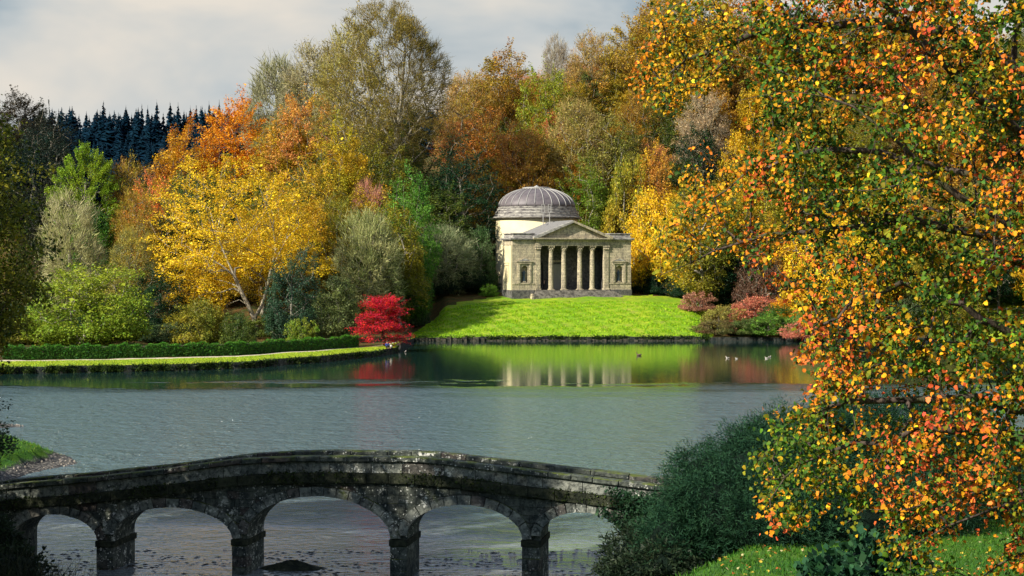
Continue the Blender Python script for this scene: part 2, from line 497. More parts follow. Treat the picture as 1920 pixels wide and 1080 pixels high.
gc = t.mix(t.ramp(gf, [(.3, .6), (.55, 0.)]), gc, (.012, .04, .004))
st = t.new('ShaderNodeTexVoronoi', {'Vector': P, 'Scale': 6.0})
sc_ = t.mix(st.outputs['Color'], (.05, .05, .05), (.26, .23, .19))
sc_ = t.mix(t.ramp(st.outputs['Distance'], [(.25, 0.), (.6, .9)]), sc_, (.015, .015, .015))
colr = t.mix(t.ramp(hz, [(.30, 0.), (.52, 1.)]), sc_, gc)
t.bsdf(colr, .85, .2, t.bump(t.math('ADD', gn, t.math('MULTIPLY', gf, .5)), .7, .12)); me.materials.append(t.m)
tag(link('bank', me), kind='structure')

# lake
t = NT('lake_water')
g = t.new('ShaderNodeNewGeometry'); P = g.outputs['Position']
sp = t.new('ShaderNodeSeparateXYZ', {0: P})
big = t.noise(t.new('ShaderNodeMapping', {'Vector': P, 'Scale': (.035, .12, 1)}).outputs[0], 1, 4, .6)
edge = t.math('ADD', sp.outputs['Y'], t.math('ADD', t.math('MULTIPLY', t.math('SUBTRACT', big, .5), 40), t.math('MULTIPLY', t.math('SUBTRACT', t.noise(P, .5, 3, .6), .5), 9)))
far = t.new('ShaderNodeMapRange', {'Value': edge, 'From Min': 143., 'From Max': 157., 'To Min': 1., 'To Max': 0.}).outputs[0]
xe = t.math('ADD', t.math('ADD', sp.outputs['Y'], t.math('MULTIPLY', t.math('SUBTRACT', big, .5), 22)), t.math('MULTIPLY', t.math('ADD', sp.outputs['X'], 15.), .5))
near = t.new('ShaderNodeMapRange', {'Value': xe, 'From Min': 72., 'From Max': 86., 'To Min': .12, 'To Max': 1.}).outputs[0]
ruf = t.math('MULTIPLY', far, near)
m2 = t.new('ShaderNodeMapping', {'Vector': P, 'Scale': (1.0, 1.7, 1), 'Rotation': (0, 0, .12)})
w1 = t.noise(m2.outputs[0], 2.1, 3, .55, .4)
w2 = t.noise(m2.outputs[0], 3.4, 3, .65, .3)
w3 = t.noise(m2.outputs[0], .30, 3, .6)
w0 = t.noise(m2.outputs[0], .8, 2, .5, .5)
hgt = t.math('ADD', t.math('ADD', w1, t.math('MULTIPLY', w0, 1.3)), t.math('MULTIPLY', w2, .42))
amp = t.math('ADD', t.math('MULTIPLY', ruf, t.math('ADD', .12, t.math('MULTIPLY', w3, .42))), .0038)
bmp = t.new('ShaderNodeBump', {'Height': t.math('MULTIPLY', hgt, amp), 'Strength': 1.0, 'Distance': 1.0})
nearc = t.math('MULTIPLY', t.math('SUBTRACT', 1.0, near), far)
b = t.bsdf(t.mix(nearc, t.mix(ruf, (.008, .024, .020), (.075, .118, .128)), (.17, .19, .195)), .1, .9, bmp.outputs[0])  # paler base of ruffled and near water stands for reflected sky
b.inputs['IOR'].default_value = 1.38
t.l.new(t.math('ADD', t.math('MULTIPLY', ruf, .12), .04), b.inputs['Roughness'])
M_water = t.m
me = mesh_from('lake', [(-500, 5, 0), (500, 5, 0), (500, 330, 0), (-500, 330, 0)], quads=[(0, 1, 2, 3)])
tag(link('lake', me, M_water), kind='structure')
# ------------------------------------------------------------------ growing trees
def unit(v):
    return v / (np.linalg.norm(v, axis=-1, keepdims=True) + 1e-9)

def grow(trunk, targets, rng, step=.9, up=1.0, jit=.12, axis=None, limbs=()):
    """skeleton: nodes of the trunk polyline, then each target joins the cheapest node. returns nodes, parent, tip ids"""
    nodes = [np.array(p, float) for p in trunk]
    par = [-1] + list(range(len(trunk) - 1))
    plen = [0.0]
    for i in range(1, len(trunk)):
        plen.append(plen[-1] + float(np.linalg.norm(nodes[i] - nodes[i - 1])))
    ax = nodes[-1] if axis is None else np.array(axis)
    for j0, pts in limbs:
        prev = j0
        for p in pts:
            nodes.append(np.array(p, float)); par.append(prev); plen.append(plen[prev] + float(np.linalg.norm(nodes[-1] - nodes[prev]))); prev = len(nodes) - 1
    base = nodes[0]
    order = np.argsort(np.linalg.norm(targets - (ax * .6 + base * .4), axis=1))
    N = np.zeros((len(nodes) + len(targets) * 14 + 10, 3)); L = np.zeros(len(N)); n = len(nodes)
    N[:n] = nodes; L[:n] = plen
    minz = base[2] + (nodes[min(2, len(trunk) - 1)][2] - base[2]) * .5
    tips = []
    for k in order:
        t = targets[k]
        d = np.linalg.norm(N[:n] - t, axis=1)
        cost = d + .22 * L[:n] + up * np.maximum(0, N[:n, 2] - t[2]) * .7
        cost[:1] += 1e3
        cost[N[:n, 2] < minz] += 40
        j = int(np.argmin(cost))
        p0 = N[j].copy()
        pj = par[j]
        dirn = unit(N[j] - N[pj]) if pj >= 0 else np.array((0, 0, 1.))
        dist = d[j]
        m = max(1, min(12, int(dist / step)))
        ctrl = p0 + dirn * dist * .35 + np.array((0, 0, dist * .08))
        prev = j
        for s in range(1, m + 1):
            f = s / m
            q = (1 - f) ** 2 * p0 + 2 * f * (1 - f) * ctrl + f * f * t
            if s < m: q = q + rng.normal(0, jit * step, 3)
            N[n] = q; L[n] = L[prev] + dist / m
            par.append(prev); prev = n; n += 1
        tips.append(prev)
    return N[:n], np.array(par), np.array(tips)

def radii(par, tips, r_tip, expo=.45, rmax=None):
    cnt = np.zeros(len(par)); cnt[tips] += 1
    for i in range(len(par) - 1, 0, -1):
        cnt[par[i]] += cnt[i]
    r = r_tip * np.maximum(cnt, 1) ** expo
    return np.minimum(r, rmax) if rmax else r

def prisms(p0, p1, r0, r1, sides):
    """many tapered prisms; returns verts, quads"""
    d = unit(p1 - p0)
    ref = np.where(np.abs(d[:, 2:3]) > .9, np.array([[1., 0, 0]]), np.array([[0, 0, 1.]]))
    u = unit(np.cross(d, ref)); w = np.cross(d, u)
    a = np.arange(sides) * 2 * pi / sides
    off = u[:, None, :] * np.cos(a)[None, :, None] + w[:, None, :] * np.sin(a)[None, :, None]
    A = p0[:, None, :] + off * r0[:, None, None]
    B = p1[:, None, :] + off * r1[:, None, None]
    V = np.concatenate([A, B], 1)                        # n, 2s, 3
    n = len(p0); base = (np.arange(n) * 2 * sides)[:, None, None]
    k = np.arange(sides); k2 = (k + 1) % sides
    Q = np.stack([k, k2, k2 + sides, k + sides], -1)[None] + base
    return V.reshape(-1, 3), Q.reshape(-1, 4)

def wood_mesh(name, N, par, R, trunk_n, thin=.02):
    ids = np.arange(1, len(par))
    p0 = N[par[ids]]; p1 = N[ids]; r0 = R[par[ids]]; r1 = R[ids]
    r0 = np.minimum(r0, r1 * 1.35)
    thick = r1 > thin * 4
    Vs = []; Qs = []; n = 0
    for m, sides in ((thick, 7), (~thick, 3)):
        if m.any():
            ext = (p1[m] - p0[m]) * .04
            v, q = prisms(p0[m] - ext, p1[m] + ext, r0[m], r1[m], sides)
            Vs.append(v); Qs.append(q + n); n += len(v)
    return mesh_from(name, np.concatenate(Vs), quads=np.concatenate(Qs), smooth=True)

def rand_unit(rng, n):
    return unit(rng.normal(size=(n, 3)))

def leaf_quads(pos, rng, size, up=.3, aspect=.7, out=None, outw=.0, size_sd=.3):
    """rhombic leaves at pos; returns verts, quads"""
    n = len(pos)
    nrm = rand_unit(rng, n); nrm[:, 2] = nrm[:, 2] + up * np.sign(nrm[:, 2] + .3)
    if out is not None: nrm = nrm + out * outw
    nrm = unit(nrm)
    a = unit(np.cross(nrm, rand_unit(rng, n)))
    b = np.cross(nrm, a)
    s = size * np.exp(rng.normal(0, size_sd, n))[:, None]
    h = s * .5
    w = h * aspect
    V = np.stack([pos - a * h, pos - b * w + a * h * .1, pos + a * h, pos + b * w + a * h * .1], 1)
    # fold the tip a little so that no leaf is dead flat
    V[:, 2] += nrm * h * .25
    Q = np.arange(n * 4).reshape(n, 4)
    return V.reshape(-1, 3), Q

def envelope(rng, n, w, h, z0, lobes=9, shell=.5, flat=.0, droop=0.0, asym=None):
    """clump centres in a lumpy crown w wide, h high from z0"""
    out = []
    ld = rand_unit(rng, lobes); la = rng.uniform(-.36, .42, lobes)
    while len(out) < n:
        v = unit(rng.normal(size=3))
        rr = rng.uniform(0, 1) ** (1 / 3 * (1 - shell) + .12 * shell) * rng.uniform(.92, 1.08)
        k = 1 + float(np.sum(la * np.clip(ld @ v, 0, 1) ** 3))
        p = v * rr * k
        if p[2] < -.15:
            p[:2] *= 1.0; p[2] *= (1 - flat)
        x, y, z = p[0] * w / 2, p[1] * w / 2, (p[2] + 1 - flat * .5) / (2 - flat * .5) * h + z0
        if asym is not None:
            x, y, z = asym(x, y, z)
        out.append((x, y, z))
    out = np.array(out)
    if asym is None:
        for a in (0, 1):
            e = np.percentile(np.abs(out[:, a]), 98); out[:, a] *= (w / 2 * .93) / e
        lo, hi = np.percentile(out[:, 2], [1, 99.3])
        out[:, 2] = z0 + .3 + (out[:, 2] - lo) / (hi - lo) * (h - .7)
    return out

def make_tree(name, seed, w=12, h=16, z0=3.5, clumps=170, per=60, spread=1.0, thick=.35, leaf=.30, up=.5,
              r_tip=.022, expo=.46, lean=(0, 0), shell=.55, twigs=0, twig_len=1.4, twig_w=.035, twig_up=.5, targets=None,
              trunk=None, flat=.3, droop=.0, lobes=9, asym=None, stems=1, twig_dark=1.0, limbs=(), leaf_filter=None):
    """returns (wood mesh, crown mesh); base at origin, total height z0 + h"""
    rng = np.random.default_rng(seed)
    H = z0 + h
    if trunk is None:
        top = H * .72
        k = 7
        trunk = [(lean[0] * (i / k) ** 1.5 * w + rng.normal(0, .012) * H * (i > 0), lean[1] * (i / k) * w + rng.normal(0, .012) * H * (i > 0), -.6 + (top + .6) * i / k) for i in range(k + 1)]
    T = envelope(rng, clumps, w, h, z0, lobes=lobes, shell=shell, flat=flat, asym=asym) if targets is None else targets
    N, par, tips = grow(trunk, T, rng, step=H / 18, up=1.0, limbs=limbs)
    R = radii(par, tips, r_tip, expo)
    wood = wood_mesh(name + '_trunk', N, par, R, len(trunk))
    cen = np.array((0, 0, z0 + h * .45))
    TT = N[tips]
    V = []; Q = []; TR = []; lvq = []; lvt = []; n = 0
    cl = rng.uniform(0, 1, len(TT))
    # colour drift through the crown: blotches of a few metres
    kx = rng.normal(size=(3, 3)) * (2.2 / w); ph = rng.uniform(0, 6, 3)
    def drift(p):
        return .5 + .5 * np.sin(p @ kx.T * 2.6 + ph).mean(1) * 1.6
    if per > 0:
        reps = np.maximum(3, (per * rng.uniform(.55, 1.45, len(TT)))).astype(int)
        ci = np.repeat(np.arange(len(TT)), reps)
        m = len(ci)
        outd = unit(TT - cen); outd[:, 2] *= .4; outd = unit(outd)
        ph2 = rng.uniform(0, 2 * pi, m); rr = np.sqrt(rng.uniform(0, 1, m)) * spread
        side = np.stack([-outd[:, 1], outd[:, 0], np.zeros(len(TT))], 1)
        off = outd[ci] * (rr * np.cos(ph2) * 1.25)[:, None] + unit(side)[ci] * (rr * np.sin(ph2))[:, None]
        zoff = rng.normal(0, thick, m) - droop * rr ** 2 + .1
        pos = TT[ci] + off; pos[:, 2] += zoff
        if leaf_filter is not None:
            keep = leaf_filter(pos, rng); pos = pos[keep]; ci = ci[keep]; m = len(ci)
        v, q = leaf_quads(pos, rng, leaf, up=up, out=outd[ci], outw=.35)
        V.append(v); Q.append(q); n += len(v)
        lvq.append(np.stack([rng.uniform(0, 1, m), np.clip(.55 * drift(pos) + .45 * cl[ci] + rng.normal(0, .12, m), 0, 1), rng.uniform(0, 1, m)], 1))
    if twigs > 0:
        ci = np.repeat(np.arange(len(TT)), twigs)
        m = len(ci)
        d = rand_unit(rng, m) * .8 + unit(TT - cen)[ci] * .8; d[:, 2] += twig_up; d = unit(d)
        p0 = TT[ci] + rng.normal(0, spread * .35, (m, 3))
        L = twig_len * rng.uniform(.5, 1.3, m)
        p1 = p0 + d * L[:, None]
        wv = unit(np.cross(d, rand_unit(rng, m))) * twig_w
        mid = (p0 + p1) / 2 + rand_unit(rng, m) * L[:, None] * .08
        v = np.stack([p0 - wv, p0 + wv, mid + wv * .7, mid - wv * .7, p1], 1).reshape(-1, 3)
        b = n + np.arange(m) * 5
        Q.append(np.stack([b, b + 1, b + 2, b + 3], 1)); TR.append(np.stack([b + 3, b + 2, b + 4], 1))
        V.append(v); n += len(v)
        a = np.stack([rng.uniform(0, twig_dark, m) - (1 - twig_dark) * .35, np.clip(cl[ci] + rng.normal(0, .2, m), 0, 1), rng.uniform(0, 1, m)], 1)
        lvq.append(a); lvt.append(a)
    crown = mesh_from(name + '_crown', np.concatenate(V), quads=np.concatenate(Q) if Q else None,
                      tris=np.concatenate(TR) if TR else None, lv=np.concatenate(lvq + lvt))
    return wood, crown, w, H

PROTO = {}
def proto(key, **k):
    PROTO[key] = make_tree(key, **k)
# spreading autumn trees with layered sprays
proto('beech_a', seed=11, w=13, h=15, z0=2.0, clumps=360, per=80, spread=1.0, thick=.24, leaf=.25, up=.8, droop=.25)
proto('beech_b', seed=12, w=12, h=17, z0=2.5, clumps=350, per=80, spread=.95, thick=.26, leaf=.25, up=.7, droop=.3, shell=.7)
proto('beech_c', seed=13, w=15, h=14, z0=1.5, clumps=380, per=78, spread=1.05, thick=.22, leaf=.25, up=.9, droop=.2, flat=.5)
proto('beech_d', seed=14, w=11, h=18, z0=2.0, clumps=340, per=78, spread=.9, thick=.28, leaf=.24, up=.7, droop=.3, lobes=14)
# thinning trees, half leaf and half twig
proto('thin_a', seed=21, w=12, h=15, z0=3, clumps=420, per=30, spread=.9, thick=.35, leaf=.21, twigs=12, twig_len=1.1, twig_up=.3)
proto('thin_b', seed=22, w=11, h=17, z0=3, clumps=400, per=34, spread=.9, thick=.35, leaf=.21, twigs=12, twig_len=1.1, twig_up=.3, shell=.7)
# bare twiggy trees
proto('bare_a', seed=31, w=9, h=13, z0=1.5, clumps=330, per=3, leaf=.2, twigs=30, twig_len=1.0, twig_up=.35, spread=1.1, shell=.6, r_tip=.028)
proto('bare_b', seed=32, w=10, h=11, z0=.5, clumps=330, per=5, leaf=.18, twigs=30, twig_len=1.0, twig_up=.3, spread=1.1, shell=.6, r_tip=.026)
# dense broadleaved evergreens and shrubs
proto('dense_a', seed=41, w=10, h=12, z0=.3, clumps=380, per=78, spread=.7, thick=.34, leaf=.22, up=.3, shell=.85, flat=.6, lobes=16)
proto('dense_b', seed=42, w=9, h=14, z0=.3, clumps=380, per=76, spread=.65, thick=.36, leaf=.21, up=.3, shell=.8, flat=.6, lobes=18)
proto('round_a', seed=43, w=11, h=9, z0=.1, clumps=460, per=70, spread=.65, thick=.28, leaf=.20, up=.3, shell=.9, flat=.7, lobes=14)
proto('shrub_a', seed=44, w=6, h=4.4, z0=.05, clumps=240, per=60, spread=.42, thick=.18, leaf=.16, up=.3, shell=.85, flat=.7, lobes=12, r_tip=.01)
proto('shrub_b', seed=45, w=7, h=4.0, z0=.05, clumps=240, per=60, spread=.45, thick=.16, leaf=.16, up=.3, shell=.8, flat=.7, lobes=12, r_tip=.01)
proto('cedar_a', seed=46, w=12, h=17, z0=1, clumps=340, per=84, spread=1.15, thick=.14, leaf=.22, up=.9, shell=.7, lobes=12, droop=.1, flat=.4)

def ground_z(x, y):
    u = 960 + x / y * F
    return float(far_z(u, y))

def plant(key, name, label, cat, x, y, w, top_z, col, col2, group=None, rz=None, seed=0, crown_mat=None, bark=None, gz=None, crown_name='crown'):
    wood, crown, w0, h0 = PROTO[key]
    rng = random.Random(seed * 7 + int(x * 13) + int(y))
    z = (ground_z(x, y) if gz is None else gz)
    h = max(top_z - z, 1.0)
    root = empty(name, (x, y, z - .05), rng.uniform(0, 6.28) if rz is None else rz, label, cat, group)
    a = w / w0 * 1.0
    tw = link('trunk', wood, None, root); tw.scale = (a, a, h / h0)
    if len(wood.materials) == 0: wood.materials.append(bark or M_bark)
    if bark is not None:
        tw.material_slots[0].link = 'OBJECT'; tw.material_slots[0].material = bark
    cr = link(crown_name, crown, None, root, col); cr.scale = (a, a, h / h0)
    if len(crown.materials) == 0: crown.materials.append(M_leaf)
    if crown_mat is not None:
        cr.material_slots[0].link = 'OBJECT'; cr.material_slots[0].material = crown_mat
    cr['col2'] = [float(c) for c in col2]
    return root
# ------------------------------------------------------------------ palette (leaf colours)
GOLD = (.76, .46, .015); YEL = (.82, .60, .025); ORG = (.74, .25, .012); RUST = (.52, .17, .015); CORAL = (.62, .17, .07)
BROWN = (.32, .15, .03); OLIVE = (.32, .26, .02); YGR = (.32, .38, .02); GREEN = (.09, .22, .015); DGR = (.02, .065, .018)
DEEP = (.010, .032, .020); TAN = (.50, .29, .08); GREY = (.32, .29, .20); PINK = (.46, .19, .17); LIME = (.15, .29, .03)
SAGE = (.13, .17, .07); BLUEG = (.05, .10, .06); AMBER = (.60, .36, .02); MOSS = (.14, .17, .02)

CN = [(YEL, 'yellow'), (GOLD, 'golden'), (ORG, 'orange'), (RUST, 'rusty'), (CORAL, 'coral'), (BROWN, 'brown'), (OLIVE, 'olive'), (GREEN, 'green'), (DGR, 'dark green'), (DEEP, 'blackish'), (TAN, 'tan'), (GREY, 'grey'),
      (SAGE, 'sage green'), (AMBER, 'amber'), (MOSS, 'mossy green'), ((.03, .025, .012), 'dark brown'), ((.03, .03, .012), 'dark brown')]
def cname(c):
    return min(CN, key=lambda q: sum((a - b) ** 2 for a, b in zip(q[0], c)))[1]
ANCH = [(110, 210, 'the ridge spruces'), (158, 350, 'the green sycamore'), (300, 420, 'the coral-red tree'), (338, 270, 'the rusty valley-edge tree'), (440, 230, 'the vivid orange beech'), (560, 230, 'the salmon-orange beech'),
        (640, 330, 'the slim pale birch'), (740, 120, 'the tallest beech'), (690, 400, 'the pinkish bare tree'), (780, 390, 'the bright green tree'), (865, 340, 'the dark cedar'), (942, 150, 'the russet skyline beech'),
        (1005, 350, 'the dome'), (1090, 250, 'the tan tree over the pediment'), (1110, 100, 'the tan skyline tree'), (1192, 60, 'the bronze skyline tree'), (1242, 420, 'the lemon-yellow tree'), (1305, 430, 'the drooping golden tree'),
        (1320, 230, 'the grey-tan birch'), (1436, 520, 'the purple-brown shrub'), (1480, 290, 'the brown-olive oak'), (1562, 480, 'the deep golden chestnut'), (1650, 400, 'the glimpsed yellow lime'), (1765, 470, 'the low gold tree'), (1900, 520, 'the far fenced lawn'),
        (165, 560, 'the rounded yellow-green shrub'), (550, 560, 'the ivy-clad column'), (455, 600, 'the forked pale trunk'), (285, 580, 'the blackish yew'), (636, 580, 'the grey-green shrub'), (1522, 600, 'the feathery green clump'), (0, 300, 'the dark edge tree'), (20, 620, 'the hedge end')]
def where(px, py):
    L_ = sorted([a for a in ANCH if a[0] <= px], key=lambda a: abs(a[0] - px) + 1.2 * abs(a[1] - py))
    R_ = sorted([a for a in ANCH if a[0] > px], key=lambda a: abs(a[0] - px) + 1.2 * abs(a[1] - py))
    if L_ and R_: return 'between ' + L_[0][2] + ' and ' + R_[0][2]
    return 'beyond ' + (L_ or R_)[0][2]
SEEN = {}
def auto_label(c1, c2, noun, px, py, extra=''):
    a, b = cname(c1), cname(c2)
    lab = (a + ' ' if a == b else a + ' and ' + b + ' ') + noun + ' ' + where(px, py)
    if lab in SEEN:
        SEEN[lab] += 1
        lab = lab.replace(noun, {2: 'farther ', 3: 'lower ', 4: 'half-hidden ', 5: 'smaller '}.get(SEEN[lab], 'hidden ') + noun, 1)
    else: SEEN[lab] = 1
    w = lab.split()
    if len(w) > 16: lab = lab.replace(' the ', ' ')
    return lab
def T(key, name, label, cat, cx, top, wpx, d, col, col2, **k):
    x = (cx - 960) / F * d
    return plant(key, name, label, cat, x, d, wpx / F * d, CAMZ - (top - HOR) / F * d, col, col2, **k)

# hero trees -------------------------------------------------------
def asym_gold(x, y, z):
    return x, y, z
# the big golden lime with a forked pale trunk
rng = np.random.default_rng(5)
tg = envelope(rng, 1000, 26, 24.5, 1.2, lobes=26, shell=.7, flat=.2)
tg[:, 0] += 0.6
tg = tg[~((tg[:, 2] < 9) & (tg[:, 0] > -2.5))]
tg = tg[~((tg[:, 1] < 2) & (np.abs(tg[:, 0] - 1) < 4.2) & (tg[:, 2] < 9.5))]
tk = [(1.6, 0, -.5), (1.4, 0, .8), (1.2, 0, 2.0), (.3, 0, 4.0), (-.7, .1, 6.0), (-1.8, 0, 8.6), (-3.0, 0, 11.4), (-4.6, .4, 15), (-5.6, .5, 19)]
PROTO['golden'] = make_tree('golden', 5, w=26, h=23, z0=4, targets=tg, trunk=tk, limbs=[(2, [(2.3, -.2, 4.0), (3.1, -.3, 6.4), (3.8, -.2, 9.6), (4.4, 0, 12.6), (4.0, 0, 16), (2.8, .2, 19.6)]), (5, [(-3.6, -.6, 10.2), (-6.0, -.8, 11.6), (-8.0, -.6, 12.4)]), (11, [(6.2, -.8, 14.4), (8.0, -.6, 16.2)])], per=76, spread=1.1, thick=.28, leaf=.235, up=.6, r_tip=.019, droop=.25)
# tall beech with a domed head, bare towards one side
def tall_filter(pos, rng):
    f = np.clip((pos[:, 0] + 3.5) / 6, .3, 1) * np.clip((38 - pos[:, 2]) / 5, 0, 1)
    return rng.uniform(0, 1, len(pos)) > f * .93
rng = np.random.default_rng(6)
def asym_tall(x, y, z):
    return x + (z - 24) * .12, y, z
tt_ = envelope(rng, 1150, 19.5, 33, 9.0, lobes=14, shell=.45, flat=.1, asym=asym_tall)
tkk = [(0, 0, -.5), (.1, 0, 5), (-.1, .2, 10), (.3, 0, 15), (.2, .2, 19), (.9, 0, 24), (1.2, 0, 28), (1.6, 0, 33)]
PROTO['tall'] = make_tree('tall', 6, w=20, h=32, z0=9.5, targets=tt_, trunk=tkk, limbs=[(3, [(-2.0, 0, 19), (-4.2, -.3, 24), (-5.6, 0, 29), (-6.2, 0, 33)]), (4, [(-.9, -.8, 24), (-2.0, -1, 30), (-2.4, -.5, 36)]), (4, [(2.4, -.5, 24), (4.0, -.6, 29), (5.0, -.3, 34)]), (3, [(2.6, -.4, 18.5), (5.4, -.6, 22.5), (7.6, -.3, 26.5)]), (5, [(2.2, 1, 29), (2.6, 1, 36)]), (2, [(2.8, 0, 13), (5.4, -.4, 15.5), (8.0, -.3, 17)])], per=34, spread=1.0, thick=.32, leaf=.21, up=.6, r_tip=.026, expo=.46,
                          twigs=20, twig_len=1.3, twig_w=.035, twig_up=.3, twig_dark=.3, leaf_filter=tall_filter)
# scarlet maple: stacked pads of foliage
rng = np.random.default_rng(8)
pads = []
for k in range(84):
    z = rng.uniform(.5, 6.7); r = np.interp(z, [0, 1, 3, 5, 6.6], [3.7, 3.8, 3.5, 3.0, 1.6])
    a = rng.uniform(0, 2 * pi); q0 = rng.uniform(.25, .88) * r
    for j in range(9):
        pads.append((q0 * cos(a) + rng.normal(0, .55), q0 * sin(a) * .8 + rng.normal(0, .55), z + rng.normal(0, .2)))
PROTO['scarlet'] = make_tree('scarlet', 8, w=7.6, h=7, z0=.4, targets=np.array(pads), trunk=[(.3, 0, -.3), (.3, 0, .7), (.1, 0, 1.6), (.2, .1, 3.2), (0, 0, 4.8)],
                             per=26, spread=.50, thick=.09, leaf=.14, up=1.1, r_tip=.010, droop=.35)
# green sycamore: billowing heads
rng = np.random.default_rng(9)
hd = []
for (hx, hy, hz, hr) in [(-.4, 0, 22.3, 1.5), (1.6, .5, 21.0, 1.9), (-1.6, -.4, 20.0, 1.9), (3.4, 0, 19.4, 1.6), (-3.6, .4, 18.0, 2.1), (1.0, -.8, 18.2, 2.3), (4.6, .3, 17.0, 1.9), (-5.0, 0, 15.2, 1.9), (-1.6, -.9, 15.8, 2.5),
                         (2.4, -1, 14.8, 2.5), (5.2, 0, 13.2, 2.0), (-4.2, .6, 12.0, 2.6), (0, 1.4, 12.2, 3.0), (3.4, 0, 10.6, 2.7), (-2.6, -1, 9.0, 3.0), (1.4, -1.4, 7.6, 2.8), (5.0, .8, 8.2, 2.2), (-5.2, 0, 8.4, 2.0), (-1, 1, 5, 3), (3, 0, 4.6, 2.8), (-4, 0, 4.6, 2.6)]:
    for j in range(24):
        v = rng.normal(size=3); v /= np.linalg.norm(v); v *= hr * rng.uniform(.65, 1)
        hd.append((hx + v[0], hy + v[1], hz + v[2] * .7))
PROTO['billow'] = make_tree('billow', 9, w=13, h=22.6, z0=1, targets=np.array(hd), per=90, spread=.6, thick=.24, leaf=.20, up=.5)

def fixed(key, name, label, cat, cx, basepy, wpx, top, d, col, col2, rz=0.0, **k):
    return T(key, name, label, cat, cx, top, wpx, d, col, col2, rz=rz, **k)

# the water's edge ------------------------------------------------------
T('golden', 'lime_tree', 'huge golden-yellow tree with a pale forked trunk leaning over the lakeside hedge', 'tree', 462, 292, 325, 232, (.82, .57, .02), (.70, .45, .018), rz=0, bark=M_bark_pale)
T('scarlet', 'maple_tree', 'small scarlet maple at the tip of the grassy point', 'tree', 716, 546, 118, 212, (.74, .018, .03), (.36, .012, .03), rz=0, bark=M_bark_dark)
T('tall', 'beech_tree', 'tallest beech, domed head half bare against the sky', 'tree', 742, 12, 215, 300, (.30, .26, .06), (.40, .28, .04), rz=0)
T('billow', 'sycamore_tree', 'green sycamore with billowing sunlit heads in front of the dark conifer valley', 'tree', 158, 268, 138, 285, (.16, .30, .02), (.30, .38, .02), rz=0)

